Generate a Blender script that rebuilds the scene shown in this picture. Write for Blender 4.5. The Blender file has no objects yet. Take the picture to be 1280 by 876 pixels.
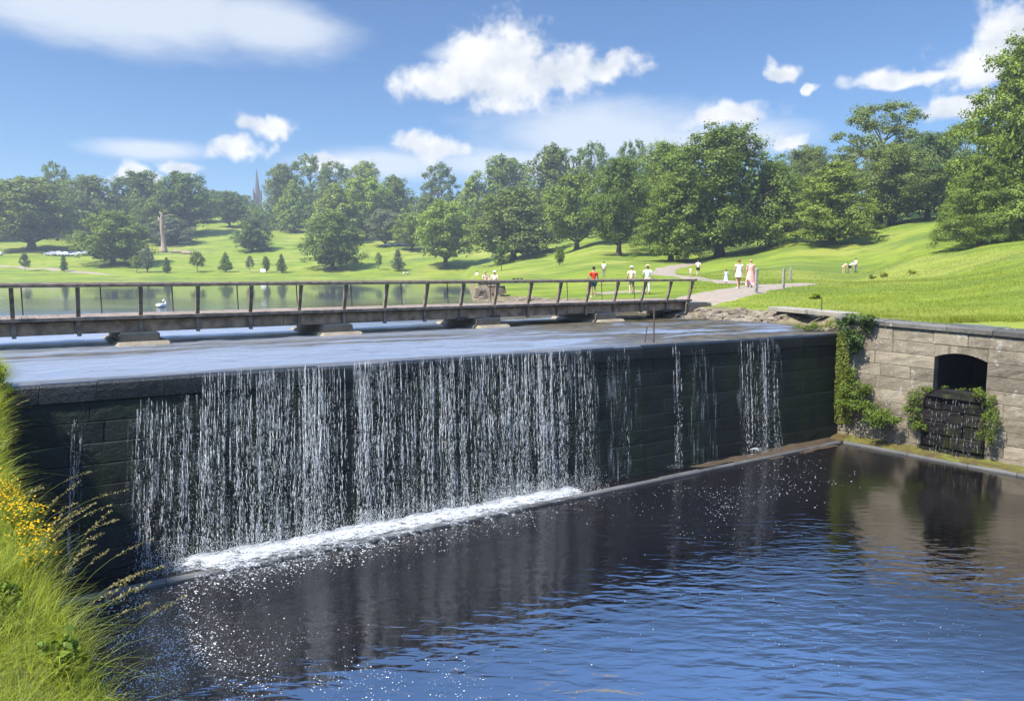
import bpy, bmesh, math, random
import numpy as np
from mathutils import Vector, Matrix, Quaternion

random.seed(7)
rng = np.random.default_rng(11)
PI = math.pi
sc = bpy.context.scene
C = sc.collection

# ------------------------------------------------------------------ camera
F = 930.0
PITCH = math.radians(6.0)
CAMZ = 5.5
cam = bpy.data.cameras.new('camera')
cam.sensor_width = 36.0
cam.lens = F / 1280.0 * 36.0
cam.clip_start = 0.1
cam.clip_end = 6000.0
camo = bpy.data.objects.new('camera', cam)
camo.location = (0, 0, CAMZ)
camo.rotation_euler = (PI / 2 - PITCH, 0, 0)
C.objects.link(camo)
sc.camera = camo


def ray(px, py):
    a = (px - 640) / F
    b = (438 - py) / F
    return np.array([a, math.cos(PITCH) + b * math.sin(PITCH), -math.sin(PITCH) + b * math.cos(PITCH)])


def at_depth(px, py, Y):
    r = ray(px, py)
    return np.array([0, 0, CAMZ]) + r * (Y / r[1])


def hit(px, py, z):
    r = ray(px, py)
    return np.array([0, 0, CAMZ]) + r * ((z - CAMZ) / r[2])


# ------------------------------------------------------------------ object helpers
def tag(o, label=None, cat=None, group=None, kind=None):
    if label:
        o['label'] = label
    if cat:
        o['category'] = cat
    if group:
        o['group'] = group
    if kind:
        o['kind'] = kind
    return o


def empty(name, loc=(0, 0, 0), rz=0.0):
    o = bpy.data.objects.new(name, None)
    o.empty_display_size = 0.3
    o.location = loc
    o.rotation_euler = (0, 0, rz)
    C.objects.link(o)
    return o


def link(name, me, mat=None, parent=None, smooth=False):
    if mat is not None:
        me.materials.append(mat)
    if smooth:
        me.polygons.foreach_set('use_smooth', [True] * len(me.polygons))
    o = bpy.data.objects.new(name, me)
    C.objects.link(o)
    if parent is not None:
        o.parent = parent
    return o


def np_mesh(name, V, Fc, mat=None, parent=None, smooth=False):
    """V (n,3), Fc (m,k) all the same k"""
    V = np.ascontiguousarray(V, np.float32)
    Fc = np.ascontiguousarray(Fc, np.int32)
    me = bpy.data.meshes.new(name)
    m, k = Fc.shape
    me.vertices.add(len(V))
    me.vertices.foreach_set('co', V.ravel())
    me.loops.add(m * k)
    me.loops.foreach_set('vertex_index', Fc.ravel())
    me.polygons.add(m)
    me.polygons.foreach_set('loop_start', np.arange(0, m * k, k, dtype=np.int32))
    me.polygons.foreach_set('loop_total', np.full(m, k, np.int32))
    me.update(calc_edges=True)
    me.validate()
    return link(name, me, mat, parent, smooth)


class MB:
    def __init__(s):
        s.v = []
        s.f = []

    def add(s, vs, fs):
        n = len(s.v)
        s.v += [tuple(map(float, p)) for p in vs]
        s.f += [tuple(i + n for i in q) for q in fs]
        return s

    def box(s, c, d, rz=0.0, bev=0.0, taper=1.0):
        """box centred c with full dims d, bevelled along all edges by inset rings"""
        x, y, z = d[0] / 2, d[1] / 2, d[2] / 2
        b = min(bev, x * .45, y * .45, z * .45)
        cs, sn = math.cos(rz), math.sin(rz)

        def T(p, k=1.0):
            px, py = p[0] * k, p[1] * k
            return (c[0] + px * cs - py * sn, c[1] + px * sn + py * cs, c[2] + p[2])
        if b <= 0:
            vs = [T((sx * x, sy * y, sz * z), taper if sz > 0 else 1) for sz in (-1, 1) for sx, sy in ((-1, -1), (1, -1), (1, 1), (-1, 1))]
            fs = [(3, 2, 1, 0), (4, 5, 6, 7)] + [(i, (i + 1) % 4, 4 + (i + 1) % 4, 4 + i) for i in range(4)]
            return s.add(vs, fs)
        vs = []
        for zz, ins in ((-z, b), (-z + b, 0), (z - b, 0), (z, b)):
            k = taper if zz > 0 else 1
            for ax, ay in ((-1, -1), (1, -1), (1, 1), (-1, 1)):
                # two verts per corner
                if (ax, ay) in ((-1, -1), (1, 1)):
                    pts = [(ax * (x - ins), ay * (y - b - ins * 0.0)), (ax * (x - b), ay * (y - ins))]
                else:
                    pts = [(ax * (x - b), ay * (y - ins)), (ax * (x - ins), ay * (y - b))]
                for q in pts:
                    vs.append(T((q[0], q[1], zz), k))
        fs = [tuple(range(7, -1, -1)), tuple(range(24, 32))]
        for r in range(3):
            for i in range(8):
                j = (i + 1) % 8
                fs.append((r * 8 + i, r * 8 + j, r * 8 + 8 + j, r * 8 + 8 + i))
        return s.add(vs, fs)

    def tube(s, pts, rad, n=8, cap=True):
        pts = [Vector(p) for p in pts]
        if not hasattr(rad, '__len__'):
            rad = [rad] * len(pts)
        rings = []
        up = Vector((0, 0, 1))
        a = None
        for i, p in enumerate(pts):
            t = (pts[min(i + 1, len(pts) - 1)] - pts[max(i - 1, 0)]).normalized()
            if a is None:
                a = t.orthogonal().normalized()
            a = (a - t * a.dot(t))
            a = a.normalized() if a.length > 1e-5 else t.orthogonal().normalized()
            b = t.cross(a)
            rings.append([p + (a * math.cos(2 * PI * k / n) + b * math.sin(2 * PI * k / n)) * rad[i] for k in range(n)])
        vs = [q for r in rings for q in r]
        fs = []
        for i in range(len(pts) - 1):
            for k in range(n):
                fs.append((i * n + k, i * n + (k + 1) % n, (i + 1) * n + (k + 1) % n, (i + 1) * n + k))
        if cap:
            fs.append(tuple(range(n - 1, -1, -1)))
            fs.append(tuple((len(pts) - 1) * n + k for k in range(n)))
        return s.add(vs, fs)

    def rings(s, rs, n=12, cap=True, off=(0, 0)):
        """stack of ellipses (cx, cy, z, rx, ry)"""
        vs = []
        for cx, cy, z, rx, ry in rs:
            for k in range(n):
                t = 2 * PI * k / n
                vs.append((cx + rx * math.cos(t), cy + ry * math.sin(t), z))
        fs = []
        for i in range(len(rs) - 1):
            for k in range(n):
                fs.append((i * n + k, i * n + (k + 1) % n, (i + 1) * n + (k + 1) % n, (i + 1) * n + k))
        if cap:
            fs.append(tuple(range(n - 1, -1, -1)))
            fs.append(tuple((len(rs) - 1) * n + k for k in range(n)))
        return s.add(vs, fs)

    def ball(s, c, r, n=10, m=6, noise=0.0):
        r = r if hasattr(r, '__len__') else (r, r, r)
        vs = [(c[0], c[1], c[2] - r[2])]
        for i in range(1, m):
            a = -PI / 2 + PI * i / m
            for k in range(n):
                t = 2 * PI * k / n
                q = 1 + random.uniform(-noise, noise)
                vs.append((c[0] + r[0] * math.cos(a) * math.cos(t) * q, c[1] + r[1] * math.cos(a) * math.sin(t) * q, c[2] + r[2] * math.sin(a) * q))
        vs.append((c[0], c[1], c[2] + r[2]))
        fs = []
        for k in range(n):
            fs.append((0, 1 + (k + 1) % n, 1 + k))
            fs.append((len(vs) - 1, 1 + (m - 2) * n + k, 1 + (m - 2) * n + (k + 1) % n))
        for i in range(m - 2):
            for k in range(n):
                fs.append((1 + i * n + k, 1 + i * n + (k + 1) % n, 1 + (i + 1) * n + (k + 1) % n, 1 + (i + 1) * n + k))
        return s.add(vs, fs)

    def prism(s, poly, axis_y0, axis_y1, T=None):
        """extrude an (x,z) outline between two y"""
        n = len(poly)
        vs = [(p[0], axis_y0, p[1]) for p in poly] + [(p[0], axis_y1, p[1]) for p in poly]
        fs = [tuple(range(n)), tuple(range(2 * n - 1, n - 1, -1))] + [(i, n + i, n + (i + 1) % n, (i + 1) % n) for i in range(n)]
        if T:
            vs = [T(v) for v in vs]
        return s.add(vs, fs)

    def build(s, name, mat=None, parent=None, smooth=False, origin=(0, 0, 0)):
        me = bpy.data.meshes.new(name)
        ox, oy, oz = origin
        me.from_pydata([(a - ox, b - oy, c - oz) for a, b, c in s.v], [], s.f)
        me.update()
        bm = bmesh.new()
        bm.from_mesh(me)
        bmesh.ops.recalc_face_normals(bm, faces=bm.faces)
        bm.to_mesh(me)
        bm.free()
        return link(name, me, mat, parent, smooth)


def copy_tree(o, parent=None):
    c = o.copy()
    C.objects.link(c)
    if parent is not None:
        c.parent = parent
    for ch in list(o.children):
        copy_tree(ch, c)
    return c


# ------------------------------------------------------------------ value noise
def _hash(ix, iy, seed):
    n = (ix * 374761393 + iy * 668265263 + seed * 974634777) & 0xFFFFFFFF
    n = ((n ^ (n >> 13)) * 1274126177) & 0xFFFFFFFF
    return ((n ^ (n >> 16)) & 0xFFFF) / 65535.0


def vnoise(x, y, seed=0):
    x = np.asarray(x, float)
    y = np.asarray(y, float)
    ix = np.floor(x).astype(np.int64)
    iy = np.floor(y).astype(np.int64)
    fx = x - ix
    fy = y - iy
    fx = fx * fx * (3 - 2 * fx)
    fy = fy * fy * (3 - 2 * fy)
    h = lambda a, b: _hash(a, b, seed)
    return (h(ix, iy) * (1 - fx) + h(ix + 1, iy) * fx) * (1 - fy) + (h(ix, iy + 1) * (1 - fx) + h(ix + 1, iy + 1) * fx) * fy


def fbm(x, y, seed=0, oct=4):
    t = 0
    a = 0.5
    for i in range(oct):
        t = t + a * vnoise(np.asarray(x) * 2 ** i, np.asarray(y) * 2 ** i, seed + i)
        a *= .5
    return t / (1 - .5 ** oct)


def sstep(v, a, b):
    k = np.clip((v - a) / (b - a), 0, 1)
    return k * k * (3 - 2 * k)


# ------------------------------------------------------------------ node helpers
class NT:
    def __init__(s, tree):
        s.t = tree
        s.n = tree.nodes
        s.l = tree.links

    def node(s, typ, **kw):
        n = s.n.new(typ)
        for k, v in kw.items():
            setattr(n, k, v)
        return n

    def put(s, sock, v):
        if isinstance(v, bpy.types.NodeSocket):
            s.l.new(v, sock)
        elif v is not None:
            sock.default_value = v

    def math(s, op, a, b=None, c=None, clamp=False):
        n = s.node('ShaderNodeMath', operation=op, use_clamp=clamp)
        s.put(n.inputs[0], a)
        if b is not None:
            s.put(n.inputs[1], b)
        if c is not None:
            s.put(n.inputs[2], c)
        return n.outputs[0]

    def vmath(s, op, a, b=None):
        n = s.node('ShaderNodeVectorMath', operation=op)
        s.put(n.inputs[0], a)
        if b is not None:
            s.put(n.inputs[1], b)
        return n.outputs[0]

    def noise(s, vec, scale, detail=4, rough=.55, dist=0.0):
        n = s.node('ShaderNodeTexNoise')
        s.put(n.inputs['Vector'], vec)
        n.inputs['Scale'].default_value = scale
        n.inputs['Detail'].default_value = detail
        n.inputs['Roughness'].default_value = rough
        n.inputs['Distortion'].default_value = dist
        return n.outputs['Fac']

    def step(s, v, lo, hi, a=0.0, b=1.0):
        n = s.node('ShaderNodeMapRange', interpolation_type='SMOOTHSTEP', clamp=True)
        s.put(n.inputs[0], v)
        s.put(n.inputs[1], lo)
        s.put(n.inputs[2], hi)
        s.put(n.inputs[3], a)
        s.put(n.inputs[4], b)
        return n.outputs[0]

    def mix(s, f, a, b, blend='MIX'):
        n = s.node('ShaderNodeMix', data_type='RGBA', blend_type=blend)
        s.put(n.inputs['Factor'], f)
        s.put(n.inputs[6], a if isinstance(a, bpy.types.NodeSocket) else (*a, 1)[:4])
        s.put(n.inputs[7], b if isinstance(b, bpy.types.NodeSocket) else (*b, 1)[:4])
        return n.outputs[2]

    def mapping(s, vec, scale=(1, 1, 1), rot=(0, 0, 0), loc=(0, 0, 0)):
        n = s.node('ShaderNodeMapping')
        s.put(n.inputs[0], vec)
        n.inputs[1].default_value = loc
        n.inputs[2].default_value = rot
        n.inputs[3].default_value = scale
        return n.outputs[0]

    def bump(s, h, strength=.3, dist=.02, normal=None):
        n = s.node('ShaderNodeBump')
        s.put(n.inputs['Height'], h)
        s.put(n.inputs['Strength'], strength)
        n.inputs['Distance'].default_value = dist
        if normal is not None:
            s.put(n.inputs['Normal'], normal)
        return n.outputs[0]


def new_mat(name):
    m = bpy.data.materials.new(name)
    m.use_nodes = True
    nt = NT(m.node_tree)
    p = m.node_tree.nodes['Principled BSDF']
    return m, nt, p


def pos(nt):
    return nt.node('ShaderNodeNewGeometry').outputs['Position']


def objco(nt):
    return nt.node('ShaderNodeTexCoord').outputs['Object']


def simple(name, col, rough=.7, var=.25, scale=6.0, bump=.0, metal=0.0, spec=.3):
    m, nt, p = new_mat(name)
    co = objco(nt)
    n = nt.noise(co, scale, 5)
    c = nt.mix(nt.step(n, .3, .7), tuple(x * (1 - var) for x in col), tuple(min(1, x * (1 + var)) for x in col))
    nt.put(p.inputs['Base Color'], c)
    p.inputs['Roughness'].default_value = rough
    p.inputs['Metallic'].default_value = metal
    p.inputs['Specular IOR Level'].default_value = spec
    if bump:
        nt.put(p.inputs['Normal'], nt.bump(nt.noise(co, scale * 4, 5), bump, .02))
    return m


# ------------------------------------------------------------------ geometry of the place
# the dam: crest line and foot line
LIP0, LIP1 = np.array([-9.35, 12.70]), np.array([10.72, 24.40])
FT0, FT1 = np.array([-9.35, 12.00]), np.array([10.75, 24.36])
DAMLEN = float(np.linalg.norm(LIP1 - LIP0))
ddir = (LIP1 - LIP0) / DAMLEN
dn = np.array([ddir[1], -ddir[0]])             # out over the pool
CREST = 3.5


def damp(s, z, q=0.0):
    """point on the dam face: s metres from the left end, z height, q metres out from the face"""
    k = s / DAMLEN
    a = LIP0 + (LIP1 - LIP0) * k
    b = FT0 + (FT1 - FT0) * k
    w = np.clip(z / CREST, 0, 1)
    xy = b + (a - b) * w + dn * q
    return np.array([xy[0], xy[1], z])


def dam_s(px, y_at=None):
    """distance along the dam of the crest seen in column px"""
    u = (px - 640) / F
    # pitch makes columns nearly planes x = u*(y + small)
    a, d = LIP0, ddir
    z = CREST - CAMZ
    # X = u * (Y cos p - z sin p)
    cp, sp = math.cos(PITCH), math.sin(PITCH)
    return (u * (a[1] * cp - z * sp) - a[0]) / (d[0] - u * d[1] * cp)


W0 = np.array([10.75, 24.36])
wdir = np.array([.62, -.785])
wdir /= np.linalg.norm(wdir)
wn = np.array([-.785, -.62])
wn /= np.linalg.norm(wn)                       # out over the pool


def wp(t, z, q=0.0):
    xy = W0 + wdir * t + wn * q
    return np.array([xy[0], xy[1], z])


def wall_top(t):
    return 4.12 - .036 * t


def wall_t(px, z=2.5):
    u = (px - 640) / F
    cp, sp = math.cos(PITCH), math.sin(PITCH)
    zz = z - CAMZ
    return (u * (W0[1] * cp - zz * sp) - W0[0]) / (wdir[0] - u * wdir[1] * cp)


# ------------------------------------------------------------------ terrain profiles (column of the ground, depth -> height)
def zy(px, py, D):
    return float(at_depth(px, py, D)[2])


COLS = []


def col(px, pts):
    out = []
    for d, v in pts:
        z = zy(px, v[1], d) if isinstance(v, tuple) else v
        out.append((d, z))
    COLS.append(((px - 640) / F, np.array(out)))


P_ = lambda y: ('p', y)
left_tail = [(560, 44.0), (1200, 52.0)]
col(-900, [(5, 2.6), (190, 2.6), (226, 3.8), (260, 7.5), (320, 15), (380, 24), (450, 34)] + left_tail)
col(0, [(5, 2.6), (190, 2.6), (222, 3.3), (228, 3.75), (240, P_(342)), (268, P_(330)), (284, P_(319)), (310, P_(311)), (360, P_(298)), (450, P_(285))] + left_tail)
col(150, [(5, 2.6), (190, 2.6), (222, 3.3), (228, 3.75), (240, P_(341)), (265, P_(330)), (284, P_(319)), (310, P_(311)), (350, P_(300)), (450, P_(284))] + left_tail)
col(265, [(5, 2.6), (190, 2.6), (222, 3.3), (228, 3.75), (240, P_(342)), (265, P_(332)), (310, P_(311)), (350, P_(294)), (420, P_(271)), (520, 47), (1200, 52)])
col(420, [(5, 2.6), (190, 2.6), (222, 3.3), (228, 3.75), (240, P_(341)), (255, P_(335)), (300, P_(308)), (340, P_(295)), (385, P_(287)), (450, P_(272))] + left_tail)
col(578, [(5, 2.6), (190, 2.6), (222, 3.3), (227, 3.75), (245, P_(335)), (300, P_(308)), (340, P_(300)), (420, P_(277)), (560, 44), (1200, 52)])
col(596, [(5, 2.6), (44, 3.0), (48.2, 3.3), (49, 3.55), (50.2, 3.92), (60, 4.0), (95, P_(347)), (140, P_(342)), (200, P_(338)), (250, P_(331)), (300, P_(308)), (340, P_(298)), (420, 38), (560, 46), (1200, 52)])
col(680, [(5, 2.6), (41, 2.9), (44.6, 3.3), (45.5, 3.55), (46.8, 3.95), (60, P_(361)), (90, P_(350)), (130, P_(339)), (200, P_(322)), (250, P_(304)), (330, 29), (560, 46), (1200, 52)])
col(750, [(5, 2.6), (36, 2.9), (38.6, 3.3), (39.6, 3.55), (40.8, 3.95), (44, 4.1), (60, P_(353)), (90, P_(340)), (130, P_(327)), (200, P_(303)), (300, 27), (560, 42), (1200, 50)])
col(860, [(5, 2.6), (28, 2.9), (31.4, 3.3), (32.3, 3.55), (33.3, 3.9), (36, 4.02), (45, P_(361)), (60, P_(351)), (100, P_(341)), (125, P_(326)), (200, 13), (300, 25), (560, 42), (1200, 50)])
col(934, [(5, 2.7), (26, 3.0), (29.6, 3.3), (30.4, 3.55), (31.6, 3.92), (33, 4.0), (43, P_(360)), (60, P_(350)), (90, P_(337)), (120, P_(319)), (200, 15.5), (300, 26), (560, 42), (1200, 50)])
col(1000, [(5, 2.8), (25.5, 3.15), (27.6, 3.4), (28.3, 3.6), (29.1, 3.92), (30, 4.0), (45, P_(362)), (70, P_(348)), (90, P_(335)), (120, P_(302)), (200, 19), (300, 28), (560, 42), (1200, 50)])
col(1043, [(5, 3.0), (24.6, 3.3), (25.4, 3.7), (25.9, 3.98), (27, 4.02), (40, P_(367)), (70, P_(349)), (88, P_(340)), (122, P_(298)), (200, 20), (300, 29), (560, 42), (1200, 50)])
col(1062, [(5, 4.0), (27, 4.04), (40, P_(366)), (70, P_(349)), (88, P_(340)), (120, P_(295)), (200, 21), (300, 29), (560, 42), (1200, 50)])
col(1160, [(5, 3.95), (23, 4.0), (40, P_(362)), (60, P_(345)), (85, P_(318)), (110, P_(284)), (200, 24), (300, 32), (560, 44), (1200, 50)])
col(1280, [(5, 3.85), (21, 3.97), (45, P_(337)), (75, P_(306)), (95, P_(287)), (150, 21), (300, 34), (560, 44), (1200, 50)])
col(1500, [(5, 3.8), (17, 3.9), (45, P_(328)), (75, P_(298)), (95, P_(280)), (150, 22), (300, 36), (560, 46), (1200, 52)])
col(2500, [(4, 3.4), (11, 3.5), (45, 7), (75, 10), (150, 22), (300, 36), (560, 46), (1200, 52)])
CU = np.array([c[0] for c in COLS])


def terrain(x, y):
    x = np.atleast_1d(np.asarray(x, float))
    y = np.maximum(np.atleast_1d(np.asarray(y, float)), 1.0)
    # column coordinate of the profile table
    u = x / y
    u = np.clip(u, CU[0], CU[-1])
    Z = np.stack([np.interp(y, c[1][:, 0], c[1][:, 1]) for c in COLS])
    i = np.clip(np.searchsorted(CU, u) - 1, 0, len(CU) - 2)
    k = (u - CU[i]) / (CU[i + 1] - CU[i])
    k2 = k * k * (3 - 2 * k) * .5 + k * .5
    j = np.arange(len(u))
    z = Z[i, j] * (1 - k2) + Z[i + 1, j] * k2
    d = np.clip((y - 24) / 100, 0, 1)
    land = np.clip((z - 3.9) / .6, 0, 1)
    z = z + land * ((fbm(x * .09, y * .09, 3, 4) - .5) * (.3 + 1.1 * d) + (fbm(x * .9, y * .9, 9, 3) - .5) * .10)
    bank = np.clip(1 - abs(z - 3.75) / .45, 0, 1)
    z = z + bank * (fbm(x * 1.7, y * 1.7, 21, 4) - .5) * .30
    return z


def gz(x, y):
    return float(terrain([x], [y])[0])

# ------------------------------------------------------------------ sun, sky with clouds
SUN_EL = math.radians(54)
SUNV = Vector((-.80, -.60, 0)).normalized() * math.cos(SUN_EL) + Vector((0, 0, math.sin(SUN_EL)))
sl = bpy.data.lights.new('sun', 'SUN')
sl.energy = 3.6
sl.angle = math.radians(.53)
sl.color = (1.0, .955, .88)
slo = bpy.data.objects.new('sun', sl)
slo.rotation_euler = SUNV.to_track_quat('Z', 'Y').to_euler()
slo.location = (-60, -40, 120)
C.objects.link(slo)

w = bpy.data.worlds.new('World')
sc.world = w
w.use_nodes = True
nt = NT(w.node_tree)
bg = w.node_tree.nodes['Background']
SKYS = .095
sky = nt.node('ShaderNodeTexSky', sky_type='NISHITA')
sky.sun_disc = False
sky.sun_elevation = SUN_EL
sky.sun_rotation = math.atan2(SUNV.x, SUNV.y)
sky.altitude = 100
sky.air_density = 1.0
sky.dust_density = .3
sky.ozone_density = 2.2
D_ = nt.vmath('NORMALIZE', nt.node('ShaderNodeTexCoord').outputs['Generated'])
sep = nt.node('ShaderNodeSeparateXYZ')
nt.put(sep.inputs[0], D_)
az = nt.math('ARCTAN2', sep.outputs[0], sep.outputs[1])
el = nt.math('ARCSINE', sep.outputs[2])
warp = nt.node('ShaderNodeTexNoise')
nt.put(warp.inputs['Vector'], D_)
warp.inputs['Scale'].default_value = 16
warp.inputs['Detail'].default_value = 3
wsub = nt.vmath('SUBTRACT', warp.outputs['Color'], (.5, .5, .5))
ws = nt.node('ShaderNodeSeparateXYZ')
nt.put(ws.inputs[0], wsub)
azw = nt.math('MULTIPLY_ADD', ws.outputs[0], .09, az)
elw = nt.math('MULTIPLY_ADD', ws.outputs[1], .045, el)


def azel(px, py):
    r = ray(px, py)
    r = r / np.linalg.norm(r)
    return math.atan2(r[0], r[1]), math.asin(r[2])


def blob(a0, e0, ra, rt, rb, azs, els):
    dx = nt.math('DIVIDE', nt.math('SUBTRACT', azs, a0), ra)
    dy = nt.math('SUBTRACT', els, e0)
    dy = nt.math('MAXIMUM', nt.math('DIVIDE', dy, rt), nt.math('DIVIDE', dy, -rb))
    r2 = nt.math('ADD', nt.math('MULTIPLY', dx, dx), nt.math('MULTIPLY', dy, dy))
    return nt.math('SUBTRACT', 1.0, nt.math('SQRT', r2))


def field(lst, azs, els):
    out = None
    for q in lst:
        if len(q) == 5:
            px, py, rx, rt, rb = q
            a, e = azel(px, py)
            q = (a, e, rx / F, rt / F, rb / F)
        else:
            q = q[1:]
        b = blob(*q, azs, els)
        out = b if out is None else nt.math('MAXIMUM', out, b)
    return out


R_ = math.radians
hard = [(622, 84, 80, 62, 48), (556, 108, 66, 24, 24), (700, 92, 74, 36, 40), (765, 86, 46, 22, 22),
        (545, 185, 37, 17, 13), (290, 190, 36, 18, 16), (322, 163, 34, 15, 13), (230, 212, 34, 12, 10), (170, 222, 30, 12, 12), (402, 200, 36, 12, 14),
        (977, 94, 19, 12, 11), (1018, 108, 8, 5, 5),
        (1222, 76, 62, 34, 30), (1140, 94, 60, 13, 12), (1275, 38, 56, 32, 30), (1190, 134, 44, 18, 16),
        (905, 146, 66, 20, 16), (985, 173, 24, 10, 14), (-60, 236, 90, 14, 16), (1420, 130, 90, 30, 30), (1560, 60, 110, 40, 30), (-260, 150, 120, 40, 30),
        ('a', R_(8), R_(36), R_(6), R_(3), R_(2.5)), ('a', R_(36), R_(30), R_(3), R_(1.4), R_(1.2)), ('a', R_(-20), R_(45), R_(14), R_(6), R_(5)),
        ('a', R_(40), R_(48), R_(13), R_(6), R_(5)), ('a', R_(120), R_(30), R_(25), R_(9), R_(6)), ('a', R_(-95), R_(28), R_(22), R_(8), R_(6)),
        ('a', R_(170), R_(40), R_(25), R_(10), R_(6)), ('a', R_(75), R_(20), R_(12), R_(5), R_(3))]
soft = [(150, 8, 260, 62, 60), (330, 25, 130, 34, 56), (190, 188, 84, 16, 15), (760, 172, 210, 52, 44), (470, 205, 150, 26, 26), (640, 205, 170, 30, 30),
        (900, 175, 120, 30, 30), (590, 70, 60, 20, 20),
        ('a', R_(33), R_(36), R_(7), R_(3), R_(3)), ('a', R_(-10), R_(37), R_(12), R_(5), R_(5))]
n1 = nt.noise(D_, 15, 8, .58)
n4 = nt.noise(D_, 42, 5, .6)
m1 = nt.noise(D_, 15, 3, .5)
n2 = nt.noise(nt.vmath('ADD', D_, tuple(SUNV * .022)), 15, 3, .5)
n3 = nt.noise(nt.mapping(D_, (1, 1, 3.2)), 5, 8, .62)
fh = nt.math('ADD', field(hard, azw, elw), nt.math('ADD', nt.math('MULTIPLY_ADD', n1, 1.9, -.95), nt.math('MULTIPLY_ADD', n4, 1.0, -.5)))
dh = nt.step(fh, -.06, .60)
fs = nt.math('ADD', field(soft, az, el), nt.math('MULTIPLY_ADD', n3, 1.1, -.55))
ds = nt.math('MULTIPLY', nt.step(fs, .0, .75), .80)
lit = nt.math('MULTIPLY_ADD', nt.math('SUBTRACT', m1, n2), 1.6, .66)
lit = nt.math('ADD', lit, nt.math('MULTIPLY', nt.step(fh, .2, .95), -.10))
lit = nt.step(lit, .25, .85)
CB = .38 / SKYS
cc = nt.mix(lit, (CB * .62, CB * .68, CB * .76), (CB * 1.0, CB * 1.0, CB * 1.0))
skyc = nt.mix(1.0, sky.outputs[0], (.315, .42, .53), 'MULTIPLY')
sky_boost = nt.node('ShaderNodeCombineColor')  # added brightening of the sky above the view, for fill light and pool reflections
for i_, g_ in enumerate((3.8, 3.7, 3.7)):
    nt.put(sky_boost.inputs[i_], nt.math('MULTIPLY_ADD', nt.math('MULTIPLY', nt.step(el, R_(21), R_(32), .0, 1.0), nt.math('MAXIMUM', nt.step(az, R_(-14), R_(22), .50, 1.0), nt.step(el, R_(36), R_(60)))), g_, 1.0))
skyc = nt.mix(1.0, skyc, sky_boost.outputs[0], 'MULTIPLY')
c1 = nt.mix(ds, skyc, (CB * .80, CB * .86, CB * .93))
c2 = nt.mix(dh, c1, cc)
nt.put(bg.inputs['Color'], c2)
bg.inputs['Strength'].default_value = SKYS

# ------------------------------------------------------------------ materials
GRASS_A, GRASS_B, GRASS_C = (.200, .238, .022), (.138, .188, .018), (.265, .262, .055)


def grass_ground():
    m, nt, p = new_mat('meadow grass')
    co = pos(nt)
    big = nt.noise(co, .045, 5, .6)
    mid = nt.noise(nt.mapping(co, (1, 1, 1)), .5, 6, .65)
    fine = nt.noise(co, 6, 6, .7)
    c = nt.mix(nt.step(mid, .32, .68), GRASS_B, GRASS_A)
    c = nt.mix(nt.math('MULTIPLY', nt.step(big, .44, .68), .7), c, GRASS_C)
    pat = nt.noise(nt.mapping(co, (.35, 1, 1), (0, 0, .3)), .16, 6, .7)
    c = nt.mix(nt.math('MULTIPLY', nt.step(pat, .46, .62), .85), c, (.095, .138, .022))
    c = nt.mix(nt.math('MULTIPLY', nt.step(fine, .45, .75), .35), c, (.055, .095, .015))
    # bare earth on steep banks
    nz = nt.node('ShaderNodeSeparateXYZ')
    nt.put(nz.inputs[0], nt.node('ShaderNodeNewGeometry').outputs['True Normal'])
    pz = nt.node('ShaderNodeSeparateXYZ')
    nt.put(pz.inputs[0], co)
    low = nt.step(nt.math('MULTIPLY_ADD', mid, .35, pz.outputs[2]), 4.15, 4.02)
    earth = nt.mix(nt.step(nt.noise(co, 2.2, 6, .7), .35, .65), (.10, .073, .046), (.24, .19, .125))
    far = nt.node('ShaderNodeSeparateXYZ')
    nt.put(far.inputs[0], co)
    steep = nt.step(nz.outputs[2], .93, .86)
    near = nt.step(far.outputs[1], 120, 80)
    wet = nt.step(pz.outputs[2], 3.62, 3.50)
    earth = nt.mix(wet, earth, (.09, .075, .05))
    c = nt.mix(nt.math('MULTIPLY', nt.math('MAXIMUM', nt.math('MULTIPLY', low, .9), nt.math('MULTIPLY', steep, .85)), near), c, earth)
    nt.put(p.inputs['Base Color'], c)
    p.inputs['Roughness'].default_value = .9
    p.inputs['Specular IOR Level'].default_value = .1
    h = nt.math('ADD', nt.math('MULTIPLY', mid, .6), nt.math('MULTIPLY', fine, .4))
    nt.put(p.inputs['Normal'], nt.bump(h, .8, .25))
    return m


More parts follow.
